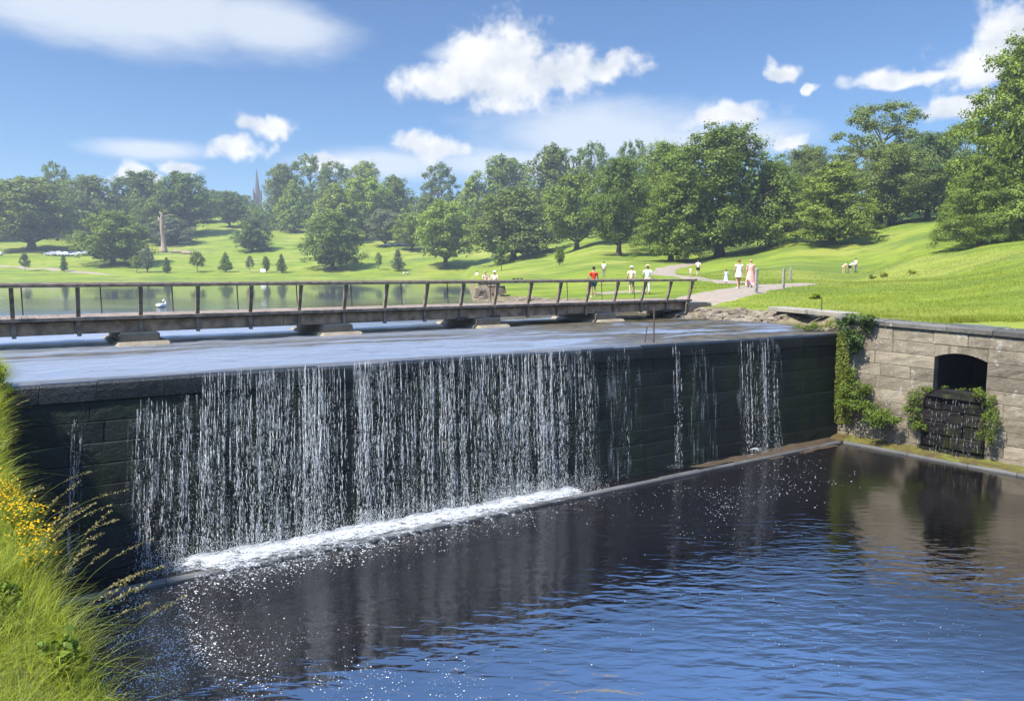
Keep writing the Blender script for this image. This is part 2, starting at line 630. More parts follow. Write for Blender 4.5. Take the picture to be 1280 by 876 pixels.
def masonry(name, dark, light, wet=0.0, moss=None, lichen=0.0, rough=.85, spec=.3, scale=1.0):
    m, nt, p = new_mat(name)
    co = pos(nt)
    isl = nt.node('ShaderNodeNewGeometry').outputs['Random Per Island']
    n = nt.noise(co, 1.7 * scale, 7, .65)
    f = nt.noise(co, 14 * scale, 7, .7)
    v = nt.math('ADD', nt.math('MULTIPLY', n, .55), nt.math('ADD', nt.math('MULTIPLY', f, .35), nt.math('MULTIPLY_ADD', isl, .3, -.1)))
    c = nt.mix(nt.step(v, .25, .75), dark, light)
    if lichen:
        vo = nt.noise(co, 3.1 * scale, 4, .75, .6)
        c = nt.mix(nt.math('MULTIPLY', nt.step(vo, .60, .66), lichen), c, (.34, .32, .27))
        vo2 = nt.noise(nt.vmath('ADD', co, (31, 7, 3)), 1.1, 6, .75)
        c = nt.mix(nt.math('MULTIPLY', nt.step(vo2, .54, .70), .55), c, tuple(x * .45 for x in dark))
    if moss:
        z = nt.node('ShaderNodeSeparateXYZ')
        nt.put(z.inputs[0], co)
        mm = nt.noise(nt.mapping(co, (1.6, 1.6, .22)), 1.0, 6, .7)
        c = nt.mix(nt.math('MULTIPLY', nt.step(mm, moss[0], moss[0] + .2), moss[1]), c, moss[2])
    nt.put(p.inputs['Base Color'], c)
    r = nt.step(f, .3, .7, max(rough - .2, .05), rough)
    nt.put(p.inputs['Roughness'], r)
    p.inputs['Specular IOR Level'].default_value = spec
    h = nt.math('ADD', nt.math('MULTIPLY', n, .4), nt.math('MULTIPLY', f, .6))
    nt.put(p.inputs['Normal'], nt.bump(h, .9, .05))
    return m


def leafmat(name, col, trans=.35, varv=.35, objcol=False, warm=(.16, .17, .02)):
    m = bpy.data.materials.new(name)
    m.use_nodes = True
    nt = NT(m.node_tree)
    m.node_tree.nodes.remove(m.node_tree.nodes['Principled BSDF'])
    out = m.node_tree.nodes['Material Output']
    isl = nt.node('ShaderNodeNewGeometry').outputs['Random Per Island']
    if objcol:
        base = nt.node('ShaderNodeObjectInfo').outputs['Color']
    else:
        r = nt.node('ShaderNodeRGB')
        r.outputs[0].default_value = (*col, 1)
        base = r.outputs[0]
    k = nt.math('MULTIPLY_ADD', isl, 2 * varv, 1 - varv)
    kc = nt.node('ShaderNodeCombineColor')
    for i in range(3):
        nt.put(kc.inputs[i], k)
    c = nt.mix(1.0, base, kc.outputs[0], 'MULTIPLY')
    c = nt.mix(nt.math('MULTIPLY', nt.step(nt.math('FRACT', nt.math('MULTIPLY', isl, 17.3)), .55, 1.0), .30), c, warm)
    d = nt.node('ShaderNodeBsdfDiffuse')
    nt.put(d.inputs[0], c)
    t = nt.node('ShaderNodeBsdfTranslucent')
    nt.put(t.inputs[0], nt.mix(1.0, c, (1.25, 1.15, .55), 'MULTIPLY'))
    mx = nt.node('ShaderNodeMixShader')
    mx.inputs[0].default_value = trans
    nt.l.new(d.outputs[0], mx.inputs[1])
    nt.l.new(t.outputs[0], mx.inputs[2])
    g = nt.node('ShaderNodeBsdfGlossy')
    g.inputs['Roughness'].default_value = .45
    g.inputs['Color'].default_value = (.9, .95, .9, 1)
    m2 = nt.node('ShaderNodeMixShader')
    m2.inputs[0].default_value = .008
    nt.l.new(mx.outputs[0], m2.inputs[1])
    nt.l.new(g.outputs[0], m2.inputs[2])
    nt.l.new(m2.outputs[0], out.inputs[0])
    return m


def watermat(name, deep, bumps, refl_ior=1.33, shallow=None, rough=.03, roughfn=None, dimfn=None):
    """deep colour under a Fresnel sheen; bumps(nt, co) -> normal"""
    m = bpy.data.materials.new(name)
    m.use_nodes = True
    nt = NT(m.node_tree)
    m.node_tree.nodes.remove(m.node_tree.nodes['Principled BSDF'])
    out = m.node_tree.nodes['Material Output']
    co = pos(nt)
    nrm = bumps(nt, co)
    d = nt.node('ShaderNodeBsdfDiffuse')
    nt.put(d.inputs[0], shallow(nt, co) if shallow else (*deep, 1))
    g = nt.node('ShaderNodeBsdfGlossy')
    nt.put(g.inputs['Roughness'], roughfn(nt, co) if roughfn else rough)
    g.inputs['Color'].default_value = (1, 1, 1, 1)
    nt.put(g.inputs['Normal'], nrm)
    fr = nt.node('ShaderNodeFresnel')
    fr.inputs[0].default_value = refl_ior
    nt.put(fr.inputs['Normal'], nrm)
    mx = nt.node('ShaderNodeMixShader')
    nt.put(mx.inputs[0], nt.math('MULTIPLY', fr.outputs[0], dimfn(nt, co)) if dimfn else fr.outputs[0])
    nt.l.new(d.outputs[0], mx.inputs[1])
    nt.l.new(g.outputs[0], mx.inputs[2])
    nt.l.new(mx.outputs[0], out.inputs[0])
    return m


M_ground = grass_ground()
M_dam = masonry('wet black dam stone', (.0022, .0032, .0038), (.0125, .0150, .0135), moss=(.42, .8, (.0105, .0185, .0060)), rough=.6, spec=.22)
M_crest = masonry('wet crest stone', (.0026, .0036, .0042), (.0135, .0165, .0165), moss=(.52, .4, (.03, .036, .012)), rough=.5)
M_wall = masonry('weathered sandstone blocks', (.110, .090, .062), (.290, .242, .168), lichen=.8, moss=(.60, .35, (.10, .10, .035)))
M_mortar = masonry('pale mortar', (.09, .075, .05), (.18, .15, .105))
M_coping = masonry('lichen grey coping stone', (.05, .046, .038), (.14, .13, .11), lichen=.9)
M_wetwall = masonry('wet culvert stone', (.004, .0036, .0036), (.018, .0155, .0135), moss=(.46, .8, (.045, .055, .012)), rough=.85, spec=.12)
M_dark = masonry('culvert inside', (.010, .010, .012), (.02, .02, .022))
M_kerb = masonry('grey kerb stone', (.045, .044, .040), (.135, .13, .12), moss=(.56, .5, (.08, .09, .02)), rough=.7)
M_moss = masonry('mossy ledge', (.045, .028, .012), (.10, .075, .022), moss=(.44, .85, (.13, .15, .018)), rough=.7)
M_slab = masonry('pale stone slab', (.19, .165, .125), (.34, .30, .235))
M_pier = masonry('pier sandstone', (.11, .085, .056), (.26, .205, .135), moss=(.55, .5, (.10, .10, .035)))
M_pierbase = masonry('pale pier footing', (.16, .125, .082), (.33, .27, .18))
M_rock = masonry('bank rock', (.09, .07, .048), (.25, .20, .135), moss=(.58, .5, (.12, .13, .03)))
M_path = simple('pale gravel path', (.26, .205, .145), .9, .15, 3.0, .4)
M_wood = simple('weathered brown timber', (.20, .155, .115), .8, .4, 5, .4)
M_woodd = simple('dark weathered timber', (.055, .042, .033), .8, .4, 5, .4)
M_rail = simple('grey brown handrail timber', (.24, .18, .125), .8, .35, 5, .4)
M_girder = simple('dark brown bridge beam', (.33, .225, .145), .75, .45, 3, .4)
M_postgrey = simple('silvered timber post', (.27, .235, .20), .85, .3, 6, .4)
M_rust = simple('rusty iron', (.09, .06, .045), .7, .4, 20, .2)
M_bark = simple('brown bark', (.085, .065, .048), .9, .35, 8, .6)
M_deadwood = simple('bleached dead wood', (.29, .215, .145), .9, .3, 4, .6)
M_leaf = leafmat('tree leaves', (.05, .08, .02), .27, .35, objcol=True, warm=(.10, .115, .018))
M_blade = leafmat('long grass blades', (.285, .335, .050), .55, .38, warm=(.36, .33, .11))
M_tuft = leafmat('meadow grass blades', (.200, .240, .022), .42, .30, warm=(.26, .23, .07))
M_straw = leafmat('grass seed heads', (.30, .25, .11), .3, .25, warm=(.34, .27, .14))
M_stalk = leafmat('grass stalks', (.17, .19, .05), .3, .25, warm=(.24, .22, .08))
M_yellow = leafmat('yellow petals', (.72, .43, .008), .25, .2, warm=(.75, .38, .005))
M_fern = leafmat('bank plants', (.130, .185, .026), .38, .35, warm=(.16, .18, .03))
M_ivy = leafmat('dark ivy leaves', (.062, .105, .026), .30, .35, warm=(.10, .12, .03))
M_hang = leafmat('hanging moss', (.145, .180, .026), .3, .4, warm=(.16, .14, .03))


def foam_mat():
    m, nt, p = new_mat('white water')
    p.inputs['Alpha'].default_value = .72
    p.inputs['Base Color'].default_value = (.80, .82, .82, 1)
    p.inputs['Roughness'].default_value = .35
    p.inputs['Specular IOR Level'].default_value = .5
    return m


M_foam = foam_mat()
M_fleck = simple('foam flecks', (.62, .62, .58), .6, .3, 3.0)


def cloth(name, col):
    return simple(name, col, .85, .12, 12, .15, spec=.1)


# ------------------------------------------------------------------ ground
def ground_mesh():
    us = np.concatenate([np.linspace(-900, -60, 60), np.linspace(-50, 1330, 690), np.linspace(1345, 2480, 70)])
    us = (us - 640) / F
    NR = 300
    g = np.linspace(0, 1, NR)
    V = np.zeros((len(us), NR, 3))
    for i, u in enumerate(us):
        # start line: behind the dam crest, or behind the wall top
        if u < (10.72 / 24.4):
            s = (u * LIP0[1] - LIP0[0]) / (ddir[0] - u * ddir[1])
            y0 = LIP0[1] + ddir[1] * s + .45
        else:
            t = (u * W0[1] - W0[0]) / (wdir[0] - u * wdir[1])
            y0 = W0[1] + wdir[1] * t + .34
        y0 = max(y0, 4.0)
        near = 60
        yy = np.where(g < .5, y0 + (70 - y0) * (g / .5) ** 1.3, 70 * (1100 / 70) ** ((g - .5) / .5))
        V[i, :, 1] = yy
        V[i, :, 0] = u * yy
    V[..., 2] = terrain(V[..., 0].ravel(), V[..., 1].ravel()).reshape(V.shape[:2])
    idx = np.arange(len(us) * NR).reshape(len(us), NR)
    Fc = np.stack([idx[:-1, :-1], idx[1:, :-1], idx[1:, 1:], idx[:-1, 1:]], -1).reshape(-1, 4)
    o = np_mesh('ground', V.reshape(-1, 3), Fc, M_ground, smooth=True)
    return tag(o, 'grassy hillside and lake banks', 'ground', kind='structure')


ground_mesh()


def strip_path(name, pts, mat, label):
    """pts: (px, py_left..)-> list of (x, y, halfwidth) world ground points"""
    P = np.array(pts, float)
    # resample
    q = np.linspace(0, len(P) - 1, 90)
    R = np.stack([np.interp(q, np.arange(len(P)), P[:, k]) for k in range(3)], 1)
    ker = np.ones(7) / 7
    Rp = np.pad(R, ((3, 3), (0, 0)), mode='edge')
    R = np.stack([np.convolve(Rp[:, k], ker, 'valid') for k in range(3)], 1)
    T = np.gradient(R[:, :2], axis=0)
    T /= np.linalg.norm(T, axis=1)[:, None]
    N = np.stack([-T[:, 1], T[:, 0]], 1)
    K = 9
    V = np.zeros((len(R), K, 3))
    for k in range(K):
        e = (k / (K - 1) * 2 - 1)
        wob = 1 + (fbm(R[:, 0] * .5 + k * 0, R[:, 1] * .5, 5 + (k > 4)) - .5) * .5
        V[:, k, :2] = R[:, :2] + N * (R[:, 2] * e * wob)[:, None]
    V[..., 2] = terrain(V[..., 0].ravel(), V[..., 1].ravel()).reshape(V.shape[:2]) + .05
    V[:, 0, 2] -= .09
    V[:, -1, 2] -= .09
    idx = np.arange(len(R) * K).reshape(len(R), K)
    Fc = np.stack([idx[:-1, :-1], idx[1:, :-1], idx[1:, 1:], idx[:-1, 1:]], -1).reshape(-1, 4)
    o = np_mesh(name, V.reshape(-1, 3), Fc, mat, smooth=True)
    return tag(o, label, 'path', kind='structure')


def gpt(px, D):
    X = (px - 640) / F * D * 1.005
    return X, D


def gp(px, py, lo=20, hi=420):
    """ground point seen at a pixel (first crossing)"""
    ds = np.concatenate([np.linspace(lo, 120, 500), np.linspace(120, hi, 400)])
    r = ray(px, py)
    xs, ys = r[0] / r[1] * ds, ds
    zz = CAMZ + r[2] / r[1] * ds
    g = terrain(xs, ys)
    i = np.argmax(zz <= g) if np.any(zz <= g) else len(ds) - 1
    return xs[i], ys[i]


a = [(*gpt(852, 33.0), .9), (*gpt(862, 35.5), 1.6), (*gpt(893, 39.5), 2.2), (*gpt(930, 44.5), 1.7), (*gpt(975, 49), 1.0), (*gpt(1010, 52), .6)]
strip_path('path', a, M_path, 'pale gravel path leading away from the bridge end')
b = [(*gpt(935, 50), .9), (*gpt(900, 58), 1.0), (*gpt(868, 68), 1.2), (*gpt(838, 82), 1.6), (*gpt(822, 97), 1.8), (*gpt(838, 110), 1.5), (*gpt(868, 119), 1.2)]
strip_path('path', b, M_path, 'pale track curving back to the woodland edge')
c = [(*gpt(-80, 268), 1.5), (*gpt(0, 266), 1.5), (*gpt(40, 258), 1.6), (*gpt(75, 248), 1.8), (*gpt(110, 240), 1.6), (*gpt(160, 236), .8)]
strip_path('path', c, M_path, 'pale path along the far lake shore')
c = [(*gpt(800, 47.5), .5), (*gpt(770, 47), .6), (*gpt(745, 45.8), .4)]
strip_path('path', c, M_path, 'trodden pale patch by the bridge railing')


# ------------------------------------------------------------------ water
def lake_bumps(nt, co):
    s = nt.node('ShaderNodeSeparateXYZ')
    nt.put(s.inputs[0], co)
    near = nt.step(s.outputs[1], 62, 30)
    n1 = nt.noise(nt.mapping(co, (1, 1.6, 1), (0, 0, .5)), 1.4, 4, .6)
    n2 = nt.noise(co, 5.0, 4, .6)
    h = nt.math('ADD', n1, nt.math('MULTIPLY', n2, .35))
    patch = nt.step(nt.noise(co, .12, 3), .35, .65, .5, 1.2)
    st = nt.math('MULTIPLY', nt.math('MULTIPLY_ADD', near, .34, .012), patch)
    return nt.bump(h, st, .12)


def lake_shoal(nt, co):
    """weedy shallows: a broad shoal towards the right end, thin brown streaks elsewhere"""
    s = nt.node('ShaderNodeSeparateXYZ')
    nt.put(s.inputs[0], co)
    al = nt.math('ADD', nt.math('MULTIPLY', nt.math('SUBTRACT', s.outputs[0], float(LIP0[0])), float(ddir[0])), nt.math('MULTIPLY', nt.math('SUBTRACT', s.outputs[1], float(LIP0[1])), float(ddir[1])))
    ac = nt.math('SUBTRACT', nt.math('ADD', nt.math('MULTIPLY', nt.math('SUBTRACT', s.outputs[0], float(LIP0[0])), float(-dn[0])), nt.math('MULTIPLY', nt.math('SUBTRACT', s.outputs[1], float(LIP0[1])), float(-dn[1]))), 0.0)
    cv = nt.node('ShaderNodeCombineXYZ')
    nt.put(cv.inputs[0], al)
    nt.put(cv.inputs[1], ac)
    v = cv.outputs[0]
    n = nt.noise(nt.mapping(v, (.22, .75, 1)), 1.0, 6, .62, .6)
    n2 = nt.noise(nt.mapping(v, (.10, .95, 1)), 1.0, 6, .62, .3)
    n3 = nt.noise(nt.mapping(v, (.45, 1.6, 1)), 1.6, 5, .65, .4)
    right = nt.step(al, 8, 18, .0, 1.0)
    sh = nt.math('MULTIPLY', nt.step(nt.math('ADD', n, nt.math('MULTIPLY', right, .10)), .49, .60), right)
    band = nt.math('MULTIPLY', nt.step(n2, .40, .54), nt.math('MULTIPLY', nt.step(ac, 3.4, 4.8), nt.step(ac, 7.2, 5.6)))
    weed = nt.math('MULTIPLY', nt.step(n3, .60, .68), nt.step(ac, 6.0, 4.0))
    edge = nt.math('MULTIPLY', nt.step(nt.math('MULTIPLY_ADD', n3, 1.4, nt.math('MULTIPLY', ac, -1.0)), .1, .5), .7)
    m = nt.math('MAXIMUM', nt.math('MAXIMUM', sh, nt.math('MULTIPLY', band, .85)), nt.math('MAXIMUM', edge, nt.math('MULTIPLY', weed, .85)))
    return nt.math('MULTIPLY', m, nt.step(s.outputs[1], 54, 40))


def lake_col(nt, co):
    bed = nt.mix(nt.step(nt.noise(co, 1.8, 6, .7), .35, .7), (.030, .022, .008), (.095, .072, .030))
    return nt.mix(lake_shoal(nt, co), (.060, .066, .066), bed)


def lake_dim(nt, co):
    return nt.math('MULTIPLY_ADD', lake_shoal(nt, co), -.80, 1.0)


def lake_rough(nt, co):
    s = nt.node('ShaderNodeSeparateXYZ')
    nt.put(s.inputs[0], co)
    n = nt.noise(nt.mapping(co, (.35, 1.0, 1), (0, 0, -.52)), .5, 4, .6)
    d = nt.math('MULTIPLY_ADD', n, 14.0, s.outputs[1])
    return nt.math('ADD', nt.step(d, 52, 30, .015, .40), nt.step(s.outputs[1], 120, 50, .0, .02))


M_lake = watermat('lake water', (.03, .03, .018), lake_bumps, 8.0, lake_col, .02, lake_rough, lake_dim)


def lake():
    # from the crest back to the far shore; rows parallel to the dam, real ripples on the near water
    A, B = LIP0 - ddir * 18, LIP1 + ddir * .25
    back = -dn
    n = 420
    offs = np.concatenate([[-.0, .12, .3, .5], np.arange(.6, 26, .1), [27, 29, 33, 40, 60, 150, 330]])
    k = np.linspace(0, 1, n + 1)
    O_, K_ = np.meshgrid(offs, k, indexing='ij')
    wid = np.maximum(0, O_ - .6)
    sgn = 2 * K_ - 1
    sh = wid * sgn * np.where(sgn < 0, 1.3, .55)
    X = A[0] + (B - A)[0] * K_ + back[0] * O_ + ddir[0] * sh
    Y = A[1] + (B - A)[1] * K_ + back[1] * O_ + ddir[1] * sh
    amp = sstep(O_, .2, 1.6) * (1 - sstep(O_, 13, 25) * .9)
    amp = amp * (.45 + .9 * vnoise(X * .14, Y * .3, 90))
    h = (fbm(X * 1.5, Y * 1.9, 91, 3) - .5) * .085 + (vnoise(X * 4.2, Y * 4.6, 95) - .5) * .022
    Z = np.interp(O_, [0, .12, .3, .6, 1.2], [3.475, 3.512, 3.520, 3.521, 3.522]) + h * amp * .75
    idx = np.arange(len(offs) * (n + 1)).reshape(len(offs), n + 1)
    Fc = np.stack([idx[:-1, :-1], idx[:-1, 1:], idx[1:, 1:], idx[1:, :-1]], -1).reshape(-1, 4)
    o = np_mesh('lake', np.stack([X, Y, Z], -1).reshape(-1, 3), Fc, M_lake, smooth=True)
    tag(o, 'lake brimming up to the dam crest', 'lake', kind='structure')


lake()


def pool_bumps(nt, co):
    s = nt.node('ShaderNodeSeparateXYZ')
    nt.put(s.inputs[0], co)
    x, y = s.outputs[0], s.outputs[1]
    # calm in the far right corner, livelier toward the left and the near side
    calm = nt.step(nt.math('ADD', nt.math('MULTIPLY', x, .55), y), 25.5, 17.0, .16, 1.0)
    wv = nt.noise(nt.mapping(co, (.62, 1.55, 1), (0, 0, .30)), 3.0, 2, .45, .3)
    wv2 = nt.noise(nt.mapping(co, (1, 1.7, 1), (0, 0, -.3)), 5.0, 3, .5, .2)
    fine = nt.step(nt.math('ADD', nt.math('MULTIPLY', x, .30), y), 10.0, 14.0, .05, .22)
    h = nt.math('ADD', wv, nt.math('MULTIPLY', wv2, fine))
    foot = nt.step(nt.math('ADD', nt.math('MULTIPLY', x, -.62), y), 12.2, 17.0, 0.0, 1.0)
    lively = nt.math('MULTIPLY', nt.math('MULTIPLY_ADD', foot, .5, 1.0), calm)
    lively = nt.math('MULTIPLY', lively, nt.math('MULTIPLY', nt.step(nt.math('MULTIPLY_ADD', x, -.35, y), 5.0, 11.0, .45, 1.0), nt.step(x, -3.2, 2.2, .75, 1.1)))
    return nt.bump(h, nt.math('MULTIPLY', nt.math('MULTIPLY', lively, nt.step(nt.noise(co, .34, 3, .5), .36, .66, .5, 1.3)), .16), .11)


def pool_col(nt, co):
    n = nt.noise(co, .35, 5, .6)
    return nt.mix(nt.step(n, .35, .7), (.0030, .0020, .0020), (.0065, .0042, .0034))


def pool_rough(nt, co):
    s = nt.node('ShaderNodeSeparateXYZ')
    nt.put(s.inputs[0], co)
    corner = nt.step(nt.math('ADD', nt.math('MULTIPLY', s.outputs[0], .55), s.outputs[1]), 16.0, 23.0, .03, .12)
    foot = nt.step(nt.math('MULTIPLY_ADD', s.outputs[0], -.62, s.outputs[1]), 9.5, 15.5, .03, .20)
    return nt.math('MAXIMUM', corner, foot)


M_pool = watermat('peaty pool water', (.012, .008, .006), pool_bumps, 3.6, pool_col, .02, pool_rough)


def pool():
    mb = MB()
    L = np.array([-9.6, 11.6])
    pts = [(-9.9, 11.4), (10.9, 24.6), (26, 4.5), (22, -14), (-4, -14)]
    n = 40
    P = []
    A, B = np.array([-14., 10.5]), np.array([12.3, 25.6])
    Cc, Dd = np.array([-4., -14.]), np.array([34., -8.])
    for j in range(n + 1):
        for i in range(n + 1):
            k, l = i / n, j / n
            p = (A * (1 - k) + B * k) * (1 - l) + (Cc * (1 - k) + Dd * k) * l
            P.append((p[0], p[1], 0.0))
    idx = np.arange((n + 1) ** 2).reshape(n + 1, n + 1)
    Fc = np.stack([idx[1:, :-1], idx[1:, 1:], idx[:-1, 1:], idx[:-1, :-1]], -1).reshape(-1, 4)
    o = np_mesh('pool', np.array(P), Fc, M_pool, smooth=True)
    tag(o, 'dark rippled pool below the dam', 'pool', kind='structure')


pool()


# ------------------------------------------------------------------ masonry walls of real blocks
def blocks(T, length, zs, lmin, lmax, depth=.35, gap=.012, jut=.02, bev=.02, cuts=(), seed=1, rough=1.0):
    """T(s, z, q) -> point. zs: course boundaries. cuts: (s0, s1, z0, z1) openings."""
    rr = random.Random(seed)
    mb = MB()

    def blk(s0, s1, z0, z1):
        if s1 - s0 < .05:
            return
        j = rr.uniform(-jut, jut)
        g = gap / 2
        a, b, c, d = s0 + g, s1 - g, z0 + g, z1 - g
        e = bev * rr.uniform(.6, 1.4)
        vs = [T(a, c, -depth), T(b, c, -depth), T(b, d, -depth), T(a, d, -depth),
              T(a, c, j - e), T(b, c, j - e), T(b, d, j - e), T(a, d, j - e)]
        fs = []
        for k in range(4):
            l = (k + 1) % 4
            fs.append((k, l, 4 + l, 4 + k))
        nx, nz = max(2, int((b - a) / .22)), 3
        base = len(vs)
        for iz in range(nz + 1):
            for ix in range(nx + 1):
                u, v = ix / nx, iz / nz
                x = a + e + (b - a - 2 * e) * u
                z = c + e + (d - c - 2 * e) * v
                edge = ix in (0, nx) or iz in (0, nz)
                vs.append(T(x, z, j + (rough * (rr.uniform(-.004, .004) if edge else rr.uniform(-.008, .016)))))
        G = lambda ix, iz: base + iz * (nx + 1) + ix
        for iz in range(nz):
            for ix in range(nx):
                fs.append((G(ix, iz), G(ix + 1, iz), G(ix + 1, iz + 1), G(ix, iz + 1)))
        fs.append((4, 5) + tuple(G(i, 0) for i in range(nx, -1, -1)))
        fs.append((5, 6) + tuple(G(nx, i) for i in range(nz, -1, -1)))
        fs.append((6, 7) + tuple(G(i, nz) for i in range(0, nx + 1)))
        fs.append((7, 4) + tuple(G(0, i) for i in range(0, nz + 1)))
        mb.add(vs, fs)
    for z0, z1 in zip(zs[:-1], zs[1:]):
        s = 0.0
        segs = [(0.0, length)]
        for c0, c1, cz0, cz1 in cuts:
            if z0 < cz1 - .01 and z1 > cz0 + .01:
                segs2 = []
                for x0, x1 in segs:
                    if c0 > x0:
                        segs2.append((x0, min(c0, x1)))
                    if c1 < x1:
                        segs2.append((max(c1, x0), x1))
                segs = segs2
        for x0, x1 in segs:
            s = x0 - rr.uniform(0, .3) * 0
            while s < x1 - .01:
                e = s + rr.uniform(lmin, lmax)
                if e > x1 - lmin * .6:
                    e = x1
                blk(s, e, z0, z1)
                s = e
    return mb


# dam ------------------------------------------------------------
dam = empty('dam', (0.7, 18.2, 0))
tag(dam, 'long black wet stone dam with water falling down its face', 'dam')
O = tuple(dam.location)
zs = list(np.linspace(-.3, 3.14, 10))
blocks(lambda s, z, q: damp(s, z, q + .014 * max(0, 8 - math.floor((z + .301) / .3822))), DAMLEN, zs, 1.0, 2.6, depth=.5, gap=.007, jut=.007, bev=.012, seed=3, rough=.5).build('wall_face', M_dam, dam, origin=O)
mb = MB()
n = 40
ring = [(-.55, 3.10), (-.02, 3.10), (.0, 3.10)]
prof = [(-.02, 3.12), (.045, 3.15), (.055, 3.32), (.05, 3.44), (.01, 3.487), (-.06, 3.500), (-.35, 3.505), (-.9, 3.45), (-.9, 2.8), (-.4, 2.8)]
s_edges = []
s = 0
rr = random.Random(4)
while s < DAMLEN - .01:
    e = min(DAMLEN, s + rr.uniform(.8, 1.7))
    if DAMLEN - e < .5:
        e = DAMLEN
    s_edges.append((s, e))
    s = e
for s0, s1 in s_edges:
    dz = rr.uniform(-.012, .012)
    m_ = 3
    vs = []
    for k in range(m_ + 1):
        ss = s0 + .004 + (s1 - s0 - .008) * k / m_
        for q, z in prof:
            p = damp(ss, z, q)
            vs.append((p[0], p[1], z + (dz if z > 3.3 else 0)))
    L_ = len(prof)
    fs = [tuple(range(L_)), tuple(range((m_ + 1) * L_ - 1, m_ * L_ - 1, -1))]
    for k in range(m_):
        for j in range(L_):
            fs.append((k * L_ + j, k * L_ + (j + 1) % L_, (k + 1) * L_ + (j + 1) % L_, (k + 1) * L_ + j))
    mb.add(vs, fs)
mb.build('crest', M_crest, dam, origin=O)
mb = MB()
nS, nZ = 60, 12
vs = [damp(-.3 + (DAMLEN + .32) * i / nS, -.4 + 3.5 * j / nZ, -.022 + .014 * max(0, 8 - (-.1 + 3.5 * j / nZ) / .3822 - .6)) for i in range(nS + 1) for j in range(nZ + 1)]
mb.add(vs, [(i * (nZ + 1) + j, (i + 1) * (nZ + 1) + j, (i + 1) * (nZ + 1) + j + 1, i * (nZ + 1) + j + 1) for i in range(nS) for j in range(nZ)])
mb.build('core', masonry('lime stained joints', (.008, .010, .011), (.05, .053, .053)), dam, origin=O)


# kerbs at the foot of the dam and of the side wall ---------------------------
def kerb(pts_fn, length, name, label, seed):
    rr = random.Random(seed)
    mb = MB()
    s = 0
    while s < length - .01:
        e = min(length, s + rr.uniform(1.2, 2.2))
        if length - e < .6:
            e = length
        vs = []
        j = rr.uniform(-.012, .012)
        for ss in (s + .006, e - .006):
            for q, z in ((-.17, -.5), (-.17, .05), (-.14, .075 + j), (-.03, .07 + j), (.0, .045), (.0, -.5)):
                p = pts_fn(ss, q)
                vs.append((p[0], p[1], z))
        fs = [(0, 1, 2, 3, 4, 5), (11, 10, 9, 8, 7, 6)] + [(i, 6 + i, 6 + (i + 1) % 6, (i + 1) % 6) for i in range(6)]
        mb.add(vs, fs)
        s = e
    o = mb.build(name, M_kerb)
    tag(o, label, 'kerb')
    return o


K0, K1 = np.array([-9.3, 10.55]), np.array([10.62, 23.55])
KL = float(np.linalg.norm(K1 - K0))
kd = (K1 - K0) / KL
kn = np.array([kd[1], -kd[0]])
kerb(lambda s, q: np.append(K0 + kd * s + kn * q, 0), KL, 'stone_kerb', 'long low grey stone kerb in the water along the foot of the dam', 5)
K2 = K1 + np.array([.06, .02])
K3 = W0 + wdir * 16 + wn * .62
KL2 = float(np.linalg.norm(K3 - K2))
kd2 = (K3 - K2) / KL2
kn2 = np.array([-kd2[1] * -1, kd2[0] * -1]) if False else np.array([kd2[1], -kd2[0]])
kerb(lambda s, q: np.append(K2 + kd2 * s + kn2 * q, 0), KL2, 'stone_kerb', 'low grey stone kerb along the foot of the sandstone side wall', 6)
# mossy ledge between kerb and wall
mb = MB()
n = 60
vs = []
for i in range(n + 1):
    t = 16 * i / n
    for q, z in ((-.02, .20), (.22, .13), (.50, .06)):
        p = wp(t, 0, min(q, max(.05, q)))
        vs.append((p[0], p[1], z + (vnoise([t * 3], [q * 9], 4)[0] - .5) * .09))
fs = []
for i in range(n):
    for k in range(2):
        fs.append((i * 3 + k, i * 3 + k + 1, i * 3 + 4 + k, i * 3 + 3 + k))
o = mb.add(vs, fs).build('ledge', M_moss, smooth=True)
tag(o, 'mossy wet ledge', 'ledge', kind='structure')
mb = MB()
vs = []
for i in range(n + 1):
    s = DAMLEN * (.55 + .45 * i / n)
    a_ = damp(s, 0, .02)
    b_ = damp(s, 0, .80)
    for k in range(4):
        p = a_ + (b_ - a_) * (k / 3)
        zz = .10 - .10 * (k / 3) - .16 * max(0, 1 - i / (n * .75)) + (vnoise([s * 2.3], [k * 1.0], 6)[0] - .5) * .08
        vs.append((p[0], p[1], zz))
fs = [(i * 4 + k, i * 4 + k + 1, i * 4 + 5 + k, i * 4 + 4 + k) for i in range(n) for k in range(3)]
o = mb.add(vs, fs).build('ledge', masonry('brown wet apron', (.03, .022, .014), (.10, .07, .045), moss=(.5, .5, (.07, .065, .015)), rough=.5), smooth=True)
tag(o, 'brown stone apron', 'ledge', kind='structure')

# side wall -----------------------------------------------------------------
WL = 16.0
T0, T1 = wall_t(1167), wall_t(1233)
tm = (T0 + T1) / 2
OZ0, OZS, OZT = 2.02, 3.08, 3.25          # sill, springing, crown of the opening
ztop = 3.86
nc = 10
wz = [-.3] + list(np.linspace(.30, ztop, nc))
# the course that holds the springing
lint_top = [z for z in wz if z > OZT + .05][0]


def wT(t, z, q=0.0):
    k = wall_top(t) / wall_top(0)
    return wp(t, z * (k if z > 0 else 1), q)


wall = empty('retaining_wall', (W0[0] + wdir[0] * 4, W0[1] + wdir[1] * 4, 0))
tag(wall, 'tan sandstone block retaining wall with an arched culvert mouth', 'wall')
O = tuple(wall.location)
blocks(wT, WL, wz, .8, 1.9, depth=.35, gap=.007, jut=.010, bev=.012, cuts=[(T0, T1, OZ0, lint_top)], seed=8).build('masonry', M_wall, wall, origin=O)
